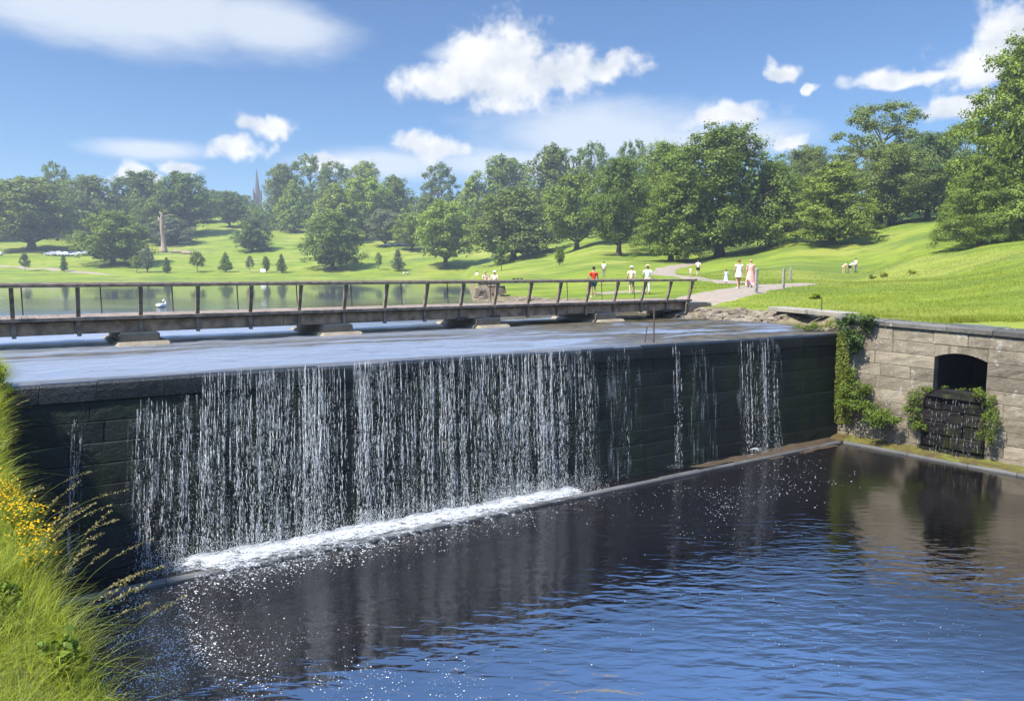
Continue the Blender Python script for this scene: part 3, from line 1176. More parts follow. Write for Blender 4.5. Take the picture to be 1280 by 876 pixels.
# arch stones filling from the arch curve to the course above
mb = MB()
NA = 16
A = []
for i in range(NA + 1):
    x = -1 + 2 * i / NA
    z = OZS + (OZT - OZS) * (1 - x * x)
    A.append((tm + (T1 - T0) / 2 * x, z))
for q0, q1 in ((-.35, .006),):
    for (ta, za), (tb, zb) in zip(A[:-1], A[1:]):
        vs = [wT(ta, za, q0), wT(tb, zb, q0), wT(tb, lint_top - .008, q0), wT(ta, lint_top - .008, q0),
              wT(ta, za, q1), wT(tb, zb, q1), wT(tb, lint_top - .008, q1), wT(ta, lint_top - .008, q1)]
        mb.add(vs, [(4, 5, 6, 7), (0, 3, 2, 1), (0, 1, 5, 4), (3, 7, 6, 2)])
mb.build('arch_stone', M_wall, wall, origin=O)
# mortar backing with the hole
mb = MB()
for t_a, t_b, z_a, z_b in ((0, T0 - .01, -.3, ztop), (T1 + .01, WL, -.3, ztop), (T0 - .01, T1 + .01, -.3, OZ0 - .02), (T0 - .01, T1 + .01, lint_top, ztop)):
    mb.add([wT(t_a, z_a, -.045), wT(t_b, z_a, -.045), wT(t_b, z_b, -.045), wT(t_a, z_b, -.045)], [(0, 1, 2, 3)])
mb.build('mortar', M_mortar, wall, origin=O)
# tunnel
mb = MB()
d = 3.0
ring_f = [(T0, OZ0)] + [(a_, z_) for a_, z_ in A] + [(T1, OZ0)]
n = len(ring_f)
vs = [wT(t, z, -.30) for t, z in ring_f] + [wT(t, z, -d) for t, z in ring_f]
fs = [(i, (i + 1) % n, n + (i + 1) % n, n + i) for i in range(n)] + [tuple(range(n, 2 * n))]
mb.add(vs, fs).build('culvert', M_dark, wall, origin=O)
# coping
mb = MB()
rr = random.Random(12)
t = -.15
while t < WL:
    e = t + rr.uniform(1.2, 2.1)
    j = rr.uniform(-.012, .012)
    vs = []
    for tt in (t + .006, e - .006):
        zt = ztop * wall_top(tt) / wall_top(0)
        for q, z in ((-.50, zt + .004), (.045, zt + .004), (.075, zt + .03), (.075, zt + .15 + j), (.04, zt + .185 + j), (-.46, zt + .22 + j), (-.50, zt + .20)):
            p = wp(tt, z, q)
            vs.append(p)
    fs = [tuple(range(7)), tuple(range(13, 6, -1))] + [(i, 7 + i, 7 + (i + 1) % 7, (i + 1) % 7) for i in range(7)]
    mb.add(vs, fs)
    t = e
mb.build('coping', M_coping, wall, origin=O)
# wet stepped chute under the culvert
ch = MB()
cz = [-.1, .34, .72, 1.10, 1.48, 1.84]
sub = blocks(lambda s, z, q: wT(T0 - .22 + s, z, q + .16 - .04 * (z / 2)), T1 - T0 + .30, cz, .35, 1.3, depth=.30, gap=.008, jut=.05, bev=.035, seed=22, rough=2.2)
sub.build('spillway', M_wetwall, wall, origin=O)
mb = MB()
vs = []
for tt in (T0 - .05, T1 + .05):
    for q, z in ((-.35, 1.86), (.20, 1.86), (.24, 1.90), (.22, 2.0), (-.35, 2.03)):
        vs.append(wT(tt, z, q))
mb.add(vs, [(0, 1, 2, 3, 4), (9, 8, 7, 6, 5)] + [(i, 5 + i, 5 + (i + 1) % 5, (i + 1) % 5) for i in range(5)])
mb.build('sill', M_wetwall, wall, origin=O)

# slabs on the bank beyond the dam end
for (xa, ya, xb, yb, lab) in ((11.35, 25.55, 11.0, 27.55, 'pale rectangular stone slab lying on the bank beside the bushy wall corner'),
                              (10.95, 27.75, 10.45, 30.3, 'longer pale stone slab on the bank, further from the bushy wall corner')):
    L_ = math.hypot(xb - xa, yb - ya)
    mb = MB()
    mb.box((0, 0, 0), (L_, .75, .17), 0, .02)
    z = 4.03
    for v in range(len(mb.v)):
        q = mb.v[v]
        mb.v[v] = (q[0] + random.uniform(-.01, .01), q[1] + random.uniform(-.01, .01), q[2])
    o = mb.build('stone_slab', M_slab)
    o.location = ((xa + xb) / 2 + .3, (ya + yb) / 2, z)
    o.rotation_euler = (0, 0, math.atan2(yb - ya, xb - xa))
    tag(o, lab, 'stone slab')

# bank rocks: one embedded mass of broken stone is part of the bank
rk = MB()
for i in range(260):
    px = random.uniform(845, 1000)
    k = (px - 845) / 155
    D = 32.6 - 3.6 * k + random.uniform(-.6, 1.0)
    X, Y = gpt(px, D)
    z = gz(X, Y)
    if 3.3 < z < 4.05:
        r = random.uniform(.06, .22)
        rk.ball((X, Y, z - r * .15), (r * random.uniform(.9, 1.6), r * random.uniform(.8, 1.3), r * random.uniform(.5, .8)), 7, 5, .25)
for i in range(150):
    px = random.uniform(596, 845)
    D = np.interp(px, [596, 680, 750, 860], [49.4, 45.9, 40.0, 32.8]) + random.uniform(-.2, .9)
    X, Y = gpt(px, D)
    z = gz(X, Y)
    r = random.uniform(.06, .2)
    rk.ball((X, Y, z - r * .2), (r * random.uniform(.9, 1.6), r * random.uniform(.8, 1.3), r * random.uniform(.5, .8)), 7, 5, .25)
o = rk.build('rubble', M_rock)
tag(o, 'broken stones along the eroded lake bank', 'rubble', kind='stuff')

# ------------------------------------------------------------------ footbridge
BD = np.array([.825, .565])
BD /= np.linalg.norm(BD)
BN = np.array([BD[1], -BD[0]])
B0 = np.array([-10.30, 20.29]) - BN * .35


def bp(s, q, z):
    xy = B0 + BD * s + BN * q
    return np.array([xy[0], xy[1], z])


def bridge_s(px, z=4.5):
    u = (px - 640) / F
    cp, sp = math.cos(PITCH), math.sin(PITCH)
    return (u * (B0[1] * cp - (z - CAMZ) * sp) - B0[0]) / (BD[0] - u * BD[1] * cp)


S0, S1 = -7.0, bridge_s(862)
BR = math.atan2(BD[1], BD[0])
br = empty('footbridge', tuple(bp(0, 0, 0)), BR)     # local x along the bridge, y away from the viewer
tag(br, 'long low wooden footbridge with leaning posts and a handrail across the lake', 'bridge')
ZD = 4.30
mb = MB()
s = S0
while s < S1:
    wdt = random.uniform(.13, .16)
    mb.box((s + wdt / 2, 1.0 + random.uniform(-.02, .02), ZD - .03 + random.uniform(-.004, .004)), (wdt - .012, 2.24, .05), 0, .006)
    s += wdt
mb.build('deck', M_wood, br)
for q, nm in ((.12, 'front'), (1.88, 'back')):
    mb = MB()
    s = S0
    while s < S1 - .1:
        e = min(S1 - .25, s + 5.59)
        mb.box(((s + e) / 2, q, (ZD - .115 + 3.85) / 2), (e - s - .012, .18, ZD - .115 - 3.85), 0, .012)
        s = e + .0001
        if S1 - .25 - s < .2:
            break
    mb.build('beam', M_girder, br)
# edge board and joist ends under the deck
mb = MB()
mb.box(((S0 + S1) / 2, -.135, ZD - .035), (S1 - S0, .035, .10), 0, .008)
mb.build('edge_board', M_wood, br)
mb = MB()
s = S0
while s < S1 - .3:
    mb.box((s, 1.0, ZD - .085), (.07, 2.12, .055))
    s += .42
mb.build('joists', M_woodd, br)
post_px = [15, 97, 175, 246, 312, 373, 429, 480, 530, 575, 617, 659, 696, 732, 767, 801, 833, 860]
ss_all = [bridge_s(p_, 4.6) for p_ in post_px]
ss_all = [ss_all[0] - 1.5 * k for k in (3, 2, 1)] + ss_all
LEAN = .26


def post_mb(s):
    m = MB()
    j = random.uniform(-.015, .015)
    # foot on the beam, then leaning outwards to the rail
    prof = [(-.045, 3.80), (-.045, ZD + .02), (-.045 - LEAN, 5.10), (.045 - LEAN + .02, 5.10), (.035, ZD + .02), (.03, 3.80)]
    vs = []
    for x in (-.05, .05):
        for y, z in prof:
            vs.append((s + x + (j if z > 5 else 0), y - .03, z))
    fs = [(0, 1, 2, 3, 4, 5), (11, 10, 9, 8, 7, 6)] + [(i, 6 + i, 6 + (i + 1) % 6, (i + 1) % 6) for i in range(6)]
    return m.add(vs, fs)


for s in ss_all:
    post_mb(s).build('post', M_wood, br)
    if random.random() < .3:
        m = MB()
        m.box((s, -.09, 3.86), (.42, .05, .12), 0, .01)
        m.build('splice_block', M_woodd, br)
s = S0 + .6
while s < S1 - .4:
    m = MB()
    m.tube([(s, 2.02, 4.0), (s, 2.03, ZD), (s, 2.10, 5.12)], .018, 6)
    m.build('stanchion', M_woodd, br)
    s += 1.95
for q, mat_, nm in ((-.045 - LEAN, M_rail, 'handrail'), (2.12, M_rail, 'handrail')):
    m = MB()
    s = S0
    while s < S1:
        e = min(S1 + .05, s + 3.0)
        m.box(((s + e) / 2, q, 5.155 + random.uniform(-.004, .004)), (e - s - .008, .16, .095), 0, .012)
        s = e
        if S1 - s < .3:
            break
    m.build(nm, mat_, br)
for s in (bridge_s(174, 3.6) - 5.6, bridge_s(174, 3.6), bridge_s(419, 3.6), bridge_s(607, 3.6), bridge_s(753, 3.6)):
    m = MB()
    m.box((s, 1.05, 3.55), (1.0, 2.7, .60), 0, .05)
    pier = m.build('pier', M_pier, br)
    m = MB()
    m.box((s + .06, 1.05, 3.36), (1.42, 3.3, .50), 0, .09)
    m.build('footing', M_pierbase, pier)
m = MB()
m.box((S1 + .35, 1.0, 3.86), (1.5, 2.7, .62), 0, .06)
m.build('abutment', M_pier, br)

# rods and posts
def rod(px, py0, py1, z0, r, label, lean=(0, 0), cat='rod', name='iron_rod', mat=None):
    p = hit(px, py1, z0)
    top = at_depth(px, py0, p[1])
    m = MB()
    m.tube([(p[0], p[1], z0 - .5), (p[0], p[1], z0), (p[0] + lean[0], p[1] + lean[1], top[2])], r, 8)
    o = m.build(name, mat or M_rust, origin=(p[0], p[1], z0))
    o.location = (p[0], p[1], z0)
    return tag(o, label, cat), p


rod(817, 384, 428, 3.52, .022, 'tall upright rusty rod standing in the shallow water behind the dam crest')
o, p = rod(806, 408, 428, 3.52, .016, 'short bent rusty rod in the water beside the tall one', lean=(.06, 0))
rod(1026, 374, 405, 3.62, .022, 'rusty rod sticking up in front of the pale stone slabs')


def timber_post(px, py0, py1, label, wd=.14):
    X, Y = gp(px, py1)
    top = at_depth(px, py0, Y)
    z = gz(X, Y)
    h = top[2] - z
    m = MB()
    m.box((0, 0, h / 2 - .2), (wd, wd * .8, h + .4), random.uniform(0, .5), .015)
    m.rings([(0, 0, h - .001, wd * .42, wd * .34), (0, 0, h + .03, wd * .2, wd * .15)], 4)
    o = m.build('fence_post', M_postgrey)
    o.location = (X, Y, z)
    return tag(o, label, 'fence post', 'weathered gate posts beside the path')


timber_post(945, 336, 367, 'tall silvered timber post nearest the two women on the path', .17)
timber_post(979, 336, 362, 'silvered timber post between its two neighbours, right of the path', .15)
timber_post(988, 335, 352, 'shorter silvered timber post furthest from the women, off the end of the path', .15)

# ------------------------------------------------------------------ leaf clouds
def leaf_quads(P, N, size, aspect=.62, jitter=.9):
    """P centres, N rough normals -> kite shaped leaves"""
    n = len(P)
    N = N + rng.normal(size=(n, 3)) * jitter
    N /= np.linalg.norm(N, axis=1)[:, None] + 1e-9
    a = rng.normal(size=(n, 3))
    a -= N * (a * N).sum(1)[:, None]
    a /= np.linalg.norm(a, axis=1)[:, None] + 1e-9
    b = np.cross(N, a)
    s = (size * rng.uniform(.6, 1.3, n))[:, None]
    V = np.stack([P - a * s * .5, P + b * s * .5 * aspect + N * s * .12, P + a * s * .5, P - b * s * .5 * aspect + N * s * .12], 1).reshape(-1, 3)
    Fc = np.arange(4 * n).reshape(n, 4)
    return V, Fc


def sphere_dirs(n):
    d = rng.normal(size=(n, 3))
    return d / np.linalg.norm(d, axis=1)[:, None]


def lobe_leaves(cen, rad, count, shell=.35, up=.25):
    """leaves in the outer shell of an ellipsoidal lobe"""
    d = sphere_dirs(count)
    d[:, 2] = np.where(rng.random(count) < .3, np.abs(d[:, 2]), d[:, 2])
    r = 1 - shell * rng.random(count) ** 1.3
    P = cen + d * rad * r[:, None]
    return P, d + np.array([0, 0, up])


def crown(kind, nleaf, leaf, seed):
    """unit crown: trunk foot at 0, top at z=1, about 1 wide. returns V, F, branch tips"""
    global rng
    keep = rng
    rng = np.random.default_rng(seed)
    lobes = []

    def prof(z):
        if kind == 'dome':
            return np.interp(z, [.06, .14, .30, .48, .66, .82, .93, 1.0], [.36, .46, .50, .48, .42, .31, .18, .05])
        if kind == 'oval':
            return np.interp(z, [.14, .24, .40, .58, .74, .88, .96, 1.0], [.26, .40, .49, .49, .43, .29, .15, .05])
        if kind == 'cone':
            return np.interp(z, [.08, .16, .28, .45, .62, .80, .93, 1.0], [.34, .46, .50, .43, .33, .21, .10, .03])
        if kind == 'ragged':
            return np.interp(z, [.18, .30, .45, .60, .75, .88, 1.0], [.20, .36, .44, .46, .42, .30, .10])
        if kind == 'tier':
            return np.interp(z, [.05, .12, .28, .45, .62, .80, .92, 1.0], [.42, .50, .50, .45, .37, .25, .14, .05])
        return np.interp(z, [.25, .35, .55, .75, .9, 1.0], [.30, .46, .50, .36, .20, .05])
    zr = {'dome': (.10, .95), 'oval': (.17, .96), 'cone': (.10, .96), 'ragged': (.24, .96), 'tier': (.08, .95), 'sapling': (.30, .92)}[kind]
    NL = {'dome': 60, 'oval': 55, 'cone': 58, 'ragged': 44, 'tier': 72, 'sapling': 26}[kind]
    base = {'dome': .145, 'oval': .14, 'cone': .13, 'ragged': .12, 'tier': .135, 'sapling': .2}[kind]
    for i in range(NL):
        z = zr[0] + (zr[1] - zr[0]) * ((i + rng.random()) / NL) ** 1.05
        R = float(prof(z))
        th = i * 2.399963 + rng.uniform(-.5, .5)
        rad = base * rng.uniform(.65, 1.25) * (.55 + .45 * R / .5)
        rr_ = max(0.0, R - rad * .75) * rng.uniform(.75, 1.12)
        if rng.random() < .16:
            rr_ *= .35
        zs_ = {'tier': .48, 'ragged': .62}.get(kind, .74)
        c_ = np.array([math.cos(th) * rr_, math.sin(th) * rr_, z])
        lobes.append((c_, np.array([rad, rad, rad * zs_])))
    tot = sum(l[1][0] ** 2 for l in lobes)
    Ps, Ns = [], []
    for c_, r_ in lobes:
        cnt = nleaf * r_[0] ** 2 / tot
        k = 9
        for j in range(k):           # clumps on the lobe
            d = sphere_dirs(1)[0]
            if d[2] < -.35:
                d[2] *= -.6
            d /= np.linalg.norm(d)
            cc_ = c_ + d * r_ * rng.uniform(.45, .95)
            if kind == 'tier':
                out = math.hypot(*cc_[:2])
                cc_[2] -= .10 * out * max(0, out - .25) / .25
            rad = r_[0] * rng.uniform(.34, .60)
            P, N = lobe_leaves(cc_, np.array([rad, rad, rad * (.5 if kind == 'tier' else .72)]), max(3, int(cnt / k)), .75, .55)
            Ps.append(P)
            Ns.append(N * .6 + d * .5)
    # stray sprigs breaking the outline
    P = np.concatenate(Ps)
    N = np.concatenate(Ns)
    ctr = np.array([0, 0, .45])
    k = rng.random(len(P)) < .10
    out = (P[k] - ctr)
    out /= np.linalg.norm(out, axis=1)[:, None] + 1e-6
    P[k] += out * rng.uniform(.0, .045, k.sum())[:, None]
    if kind in ('dome', 'cone', 'oval', 'tier'):     # inner foliage so that the heart is not hollow
        m_ = int(nleaf * .13)
        z = rng.uniform(zr[0], zr[1], m_)
        th = rng.uniform(0, 2 * PI, m_)
        rr_ = prof(z) * .55 * np.sqrt(rng.random(m_))
        Pi = np.stack([np.cos(th) * rr_, np.sin(th) * rr_, z], 1)
        V2, F2 = leaf_quads(Pi, sphere_dirs(m_), leaf * 2.0)
    else:
        V2 = None
    P[:, 2] = np.clip(P[:, 2], .02, 1.02)
    V, Fc = leaf_quads(P, N / (np.linalg.norm(N, axis=1)[:, None] + 1e-6) + np.array([-.25, -.2, .55]) * 0 + np.array([0, 0, .45]), leaf, .66, .42)
    if V2 is not None:
        Fc = np.concatenate([Fc, F2 + len(V)])
        V = np.concatenate([V, V2])
    tips = [l[0] for l in lobes]
    rng = keep
    return V, Fc, tips


def trunk_mesh(tips, kind, seed, r0=.030):
    rr = random.Random(seed)
    m = MB()
    h = {'dome': .62, 'oval': .72, 'cone': .86, 'ragged': .70, 'tier': .75, 'sapling': .85}[kind]
    pts, rad = [], []
    for i in range(8):
        k = i / 7
        pts.append((rr.uniform(-.012, .012) * k * 2, rr.uniform(-.012, .012) * k * 2, -.03 + (h + .03) * k))
        rad.append(r0 * (1.5 - .6 * min(1, k * 6) if k < .17 else .9 * (1 - .85 * k)))
    m.tube(pts, rad, 9)
    for t in rr.sample(tips, min(len(tips), {'ragged': 30, 'sapling': 7}.get(kind, 20))):
        z0 = max(.10, min(h * .95, t[2] - .12 - .25 * math.hypot(t[0], t[1])))
        k = z0 / h
        r = r0 * .50 * (1 - .6 * k)
        a = Vector((0, 0, z0))
        e = Vector(t)
        mid = a.lerp(e, .5) + Vector((rr.uniform(-.03, .03), rr.uniform(-.03, .03), rr.uniform(-.01, .05)))
        m.tube([a, a.lerp(mid, .5), mid, mid.lerp(e, .55), e], [r, r * .8, r * .6, r * .4, r * .15], 6, cap=False)
    return m


ARCH = {}


def archetype(kind, hi, var):
    key = (kind, hi, var)
    if key in ARCH:
        return ARCH[key]
    n = {0: 3800, 1: 13000, 2: 34000, 3: 62000}[hi]
    leaf = {0: .052, 1: .030, 2: .0185, 3: .0145}[hi]
    if kind == 'sapling':
        n, leaf = 3000, .062
    if kind == 'ragged':
        n = int(n * .72)
    V, Fc, tips = crown(kind, n, leaf, 100 + var * 17 + len(kind) * 3 + hi)
    cr = np_mesh('crown', V, Fc, M_leaf)
    tr = trunk_mesh(tips, kind, 50 + var, {'sapling': .018, 'cone': .028}.get(kind, .034)).build('trunk', M_bark, smooth=True)
    for o in (cr, tr):
        C.objects.unlink(o)
    ARCH[key] = (cr, tr)
    return ARCH[key]


def tree(px, py_top, width, D, kind, colr, label, name='tree', hi=None, var=0, rot=None, group=None, cat='tree', dz=0.0, py_base=None):
    X, Y = gpt(px, D)
    z = gz(X, Y) + dz
    H = at_depth(px, py_top, D)[2] - z
    W = width / F * D
    hi = (0 if D > 420 else 1 if D > 150 else 2) if hi is None else hi
    cr0, tr0 = archetype(kind, hi, var)
    r = empty(name, (X, Y, z - .1), random.uniform(0, 2 * PI) if rot is None else rot)
    r.scale = (W, W, H)
    tag(r, label, cat, group)
    c_ = cr0.copy()
    C.objects.link(c_)
    c_.parent = r
    v = random.uniform(.9, 1.1)
    c_.color = (colr[0] * v, colr[1] * v, colr[2] * v, 1)
    t_ = tr0.copy()
    C.objects.link(t_)
    t_.parent = r
    return r


DK = (.125, .180, .034)
MID = (.165, .225, .036)
OLV = (.172, .218, .050)
LT = (.225, .300, .044)
YEL = (.222, .280, .046)
GRY = (.160, .185, .095)
BLU = (.115, .170, .054)

T_ = [
    # px, top, width, D, kind, colour, label
    (48, 222, 120, 303, 'oval', OLV, 'broad dark olive tree at the left edge with parked cars beneath its skirt'),
    (80, 203, 44, 350, 'ragged', MID, 'tall thin-topped tree standing up behind the broad olive tree on the left'),
    (-8, 236, 60, 345, 'oval', MID, 'tree cut by the left edge of the view, behind the broad olive tree'),
    (122, 219, 66, 345, 'oval', OLV, 'yellowish olive tree between the thin-topped tree and the bush-shaped tree'),
    (106, 236, 40, 330, 'ragged', OLV, 'thin olive tree just right of the broad olive tree'),
    (147, 262, 84, 262, 'dome', MID, 'low rounded dense tree like a giant bush on the left lake shore'),
    (186, 214, 68, 352, 'oval', DK, 'dark tree behind the low rounded bush-like tree'),
    (236, 214, 70, 350, 'oval', DK, 'tall dark tree right behind the pale dead trunk'),
    (262, 240, 36, 395, 'oval', MID, 'small tree left of the grassy clearing on the hill'),
    (220, 272, 54, 322, 'dome', GRY, 'grey-green bushy tree directly behind the pale dead trunk'),
    (196, 252, 48, 332, 'oval', MID, 'mid green tree left of the pale dead trunk'),
    (293, 238, 38, 378, 'oval', DK, 'dark slim tree on the right of the grassy clearing'),
    (277, 238, 40, 440, 'oval', OLV, 'olive tree far back above the grassy clearing'),
    (308, 243, 34, 440, 'oval', MID, 'small far tree left of the church spire'),
    (320, 272, 44, 298, 'dome', BLU, 'small round blue-green tree alone on the slope below the church spire'),
    (359, 205, 42, 388, 'oval', OLV, 'tall tree immediately right of the church spire'),
    (372, 225, 40, 360, 'cone', LT, 'pointed light green tree in front of the tall wood right of the spire'),
    (394, 195, 60, 400, 'ragged', MID, 'tallest feathery tree of the wood right of the spire'),
    (425, 202, 52, 392, 'ragged', DK, 'dark feathery tree between the tallest tree and the yellowish one'),
    (424, 230, 66, 315, 'cone', YEL, 'yellow-green pointed tree rising behind the dark lone tree by the shore'),
    (418, 263, 70, 250, 'dome', DK, 'dark lone tree on a short trunk by the far lake shore'),
    (461, 202, 48, 390, 'oval', YEL, 'yellowish round-topped tree on the skyline left of the gap'),
    (463, 221, 66, 330, 'oval', LT, 'bright green tree below the yellowish round-topped skyline tree'),
    (497, 219, 54, 345, 'dome', MID, 'round green tree at the left of the sky gap'),
    (484, 262, 46, 300, 'oval', GRY, 'small greyish tree on the slope between two lone shore trees'),
    (517, 265, 46, 288, 'oval', LT, 'light green tree half hidden by the bright lime tree'),
    (551, 205, 52, 372, 'ragged', DK, 'dark tree standing tall in the sky gap'),
    (541, 246, 56, 330, 'oval', MID, 'green tree under the dark one in the sky gap'),
    (558, 250, 74, 246, 'oval', LT, 'bright lime green lone tree on a short trunk by the shore'),
    (590, 219, 52, 322, 'cone', LT, 'pointed lighter tree right of the sky gap'),
    (631, 196, 74, 325, 'oval', MID, 'tall rounded tree on the skyline behind the olive one'),
    (642, 236, 108, 212, 'dome', OLV, 'wide dull olive tree in the middle of the slope'),
    (692, 181, 74, 262, 'oval', OLV, 'tall full tree left of the two thin-topped ones'),
    (738, 177, 48, 272, 'ragged', DK, 'thin-topped tree on the skyline, left one of two'),
    (787, 176, 54, 250, 'ragged', DK, 'thin-topped tree on the skyline, right one of two'),
    (720, 216, 78, 192, 'oval', MID, 'rounded green tree on a visible trunk below the thin-topped skyline trees'),
    (772, 197, 86, 146, 'oval', DK, 'dark dense tree with foliage to the ground, left of the massive beech'),
    (828, 176, 96, 158, 'dome', MID, 'tall green tree merging into the left of the massive beech'),
    (896, 155, 168, 124, 'dome', DK, 'massive dark domed beech in the middle of the right hand wood'),
    (836, 215, 90, 122, 'tier', MID, 'drooping lower tree at the left foot of the massive beech'),
    (958, 198, 80, 128, 'dome', DK, 'dark tree at the right foot of the massive beech'),
    (1003, 182, 84, 165, 'oval', OLV, 'olive tree on the skyline right of the massive beech'),
    (1034, 200, 118, 112, 'tier', YEL, 'bright yellow-green spreading tree on the grass edge'),
    (1090, 126, 128, 142, 'ragged', OLV, 'tall airy tree with bare limbs showing against the sky'),
    (1106, 180, 104, 126, 'oval', OLV, 'dull olive tree right of the bright yellow-green one'),
    (1150, 166, 88, 128, 'oval', BLU, 'blue-green dark tree left of the huge layered tree'),
    (1190, 150, 74, 130, 'ragged', MID, 'tree with outstretched branches behind the left of the huge layered tree'),
    (1262, 36, 178, 88, 'tier', MID, 'huge layered tree with drooping boughs at the right edge'),
    (1215, 190, 92, 84, 'tier', MID, 'lower drooping bough tree on the left flank of the huge layered tree'),
    (1390, 70, 190, 92, 'dome', MID, 'tree beyond the right edge of the view'),
]
for i, (px, top, wd, D, kind, colr, lab) in enumerate(T_):
    hi = 3 if D < 95 else 2 if D < 170 else 1
    tree(px, top, wd * (1.18 if D > 150 else 1.08), D, kind, colr, lab, hi=hi, var=i % 3, name={'cone': 'lime_tree', 'dome': 'beech_tree', 'tier': 'cedar_tree'}.get(kind, 'oak_tree') if False else 'tree')

# saplings on the far shore
SAP = [(38, 316, 13, 'small dark sapling on the left, below the broad olive tree'), (86, 317, 10, 'thin small sapling right of the pale lake path'),
       (176, 318, 14, 'sapling at the right skirt of the bush-like tree'), (189, 308, 16, 'larger light sapling at the right skirt of the bush-like tree'),
       (213, 321, 11, 'small slim sapling straight below the pale dead trunk'),
       (251, 313, 19, 'round dark sapling, the larger one right of the dead trunk'), (286, 315, 18, 'round dark sapling below the grassy clearing'),
       (316, 319, 10, 'tiny sapling left of the white notice board'), (336, 320, 10, 'tiny sapling just above the white notice board'),
       (355, 317, 13, 'small sapling left of the dark lone tree'), (475, 315, 10, 'slim pointed sapling right of the dark lone tree'),
       (499, 311, 19, 'round sapling left of the bright lime tree'), (627, 304, 22, 'sapling with a round head behind the seated pair'),
       (699, 307, 13, 'staked sapling left of the person in red')]
for i, (px, top, wd, lab) in enumerate(SAP):
    D = 243 if px < 580 else (150 if px < 650 else 135)
    t = tree(px, top, wd * 1.05, D, ['sapling', 'cone', 'sapling', 'oval', 'cone'][i % 5], (BLU, DK, MID, GRY)[i % 4], lab, name='sapling', hi=0, var=i % 3, group='saplings planted across the park', cat='sapling')
    if px == 699:
        for dx in (-.5, .5):
            m = MB()
            X, Y = gpt(px, D)
            m.tube([(0, 0, -.1), (0, 0, 1.5)], .06, 6)
            st = m.build('tree_stake', M_postgrey)
            st.location = (X + dx, Y - .3, gz(X + dx, Y - .3))
            tag(st, 'short timber stake supporting the sapling left of the person in red', 'stake', 'stakes of the staked sapling')

# background woodland seen between the crowns
def woodland():
    Ps, Ns, Vs = [], [], []
    n = 2600
    px = rng.uniform(-160, 1500, n)
    topy = np.interp(px, [-160, 0, 100, 200, 262, 300, 330, 400, 520, 560, 600, 700, 800, 900, 1000, 1080, 1150, 1250, 1500],
                     [240, 240, 228, 228, 246, 250, 246, 222, 236, 246, 236, 214, 205, 195, 205, 200, 195, 185, 150])
    D = np.interp(px, [-160, 0, 230, 255, 285, 320, 400, 540, 600, 680, 760, 860, 934, 1000, 1060, 1160, 1280, 1500],
                  [350, 352, 356, 455, 455, 362, 355, 340, 310, 245, 196, 140, 133, 132, 132, 124, 118, 118]) * rng.uniform(1.0, 1.08, n)
    SZ = []
    for i in range(n):
        X, Y = gpt(px[i], D[i])
        z0 = gz(X, Y)
        z1 = at_depth(px[i], topy[i] + rng.uniform(0, 16), D[i])[2]
        k = rng.random()
        r = (2.2 + 2.4 * rng.random()) * D[i] / 330
        zc = z0 + r * .4 + max(0, z1 - z0 - r * 1.2) * k
        P, N = lobe_leaves(np.array([X, Y, zc]), np.array([r, r, r * .8]), 44, .7, .5)
        Ps.append(P)
        Ns.append(N)
        SZ.append(np.full(len(P), .0031 * D[i]))
    P = np.concatenate(Ps)
    V, Fc = leaf_quads(P, np.concatenate(Ns), np.concatenate(SZ), .66, .7)
    o = np_mesh('woodland', V, Fc, M_leaf)
    o.color = (.125, .175, .036, 1)
    tag(o, 'mass of woodland behind the nearer trees', 'woodland', kind='stuff')


woodland()


# shrubs at the woodland foot -----------------------------------------------
def leaf_bush(name, blobs, leaf, count, mat, label, cat, group=None, stems=True, up=.4, flat=.75):
    """blobs: list of (centre xyz, (rx,ry,rz), weight)"""
    c0 = np.array(blobs[0][0], float)
    tot = sum(b[2] for b in blobs)
    Ps, Ns = [], []
    for cen, rad, wgt in blobs:
        cen, rad = np.array(cen, float), np.array(rad, float)
        for j in range(7):
            d = sphere_dirs(1)[0]
            cc_ = cen + d * rad * rng.uniform(.3, .8)
            P, N = lobe_leaves(cc_, rad * rng.uniform(.35, .6), max(4, int(count * wgt / tot / 7)), .8, up)
            Ps.append(P)
            Ns.append(N)
    P = np.concatenate(Ps) - c0
    V, Fc = leaf_quads(P, np.concatenate(Ns), leaf, .55, .7)
    r = empty(name, tuple(c0))
    np_mesh('foliage', V, Fc, mat, r)
    if stems:
        m = MB()
        for cen, rad, wgt in blobs:
            for j in range(4):
                e = np.array(cen) - c0 + rng.normal(size=3) * np.array(rad) * .4
                b_ = e * .3 + np.array([0, 0, -rad[2] * .8])
                m.tube([b_, (b_ + e) / 2 + rng.normal(size=3) * .03, e], [.012, .009, .004], 5)
        m.build('stem', M_bark, r)
    return tag(r, label, cat, group)


def wl(px, py, q):
    """point q metres in front of the side wall seen at a pixel"""
    r = ray(px, py)
    o = np.array([0, 0, CAMZ])
    p0 = np.array([*(W0 + wn * q), 0])
    nn = np.array([wn[0], wn[1], 0])
    k = ((p0 - o) @ nn) / (r @ nn)
    return o + r * k


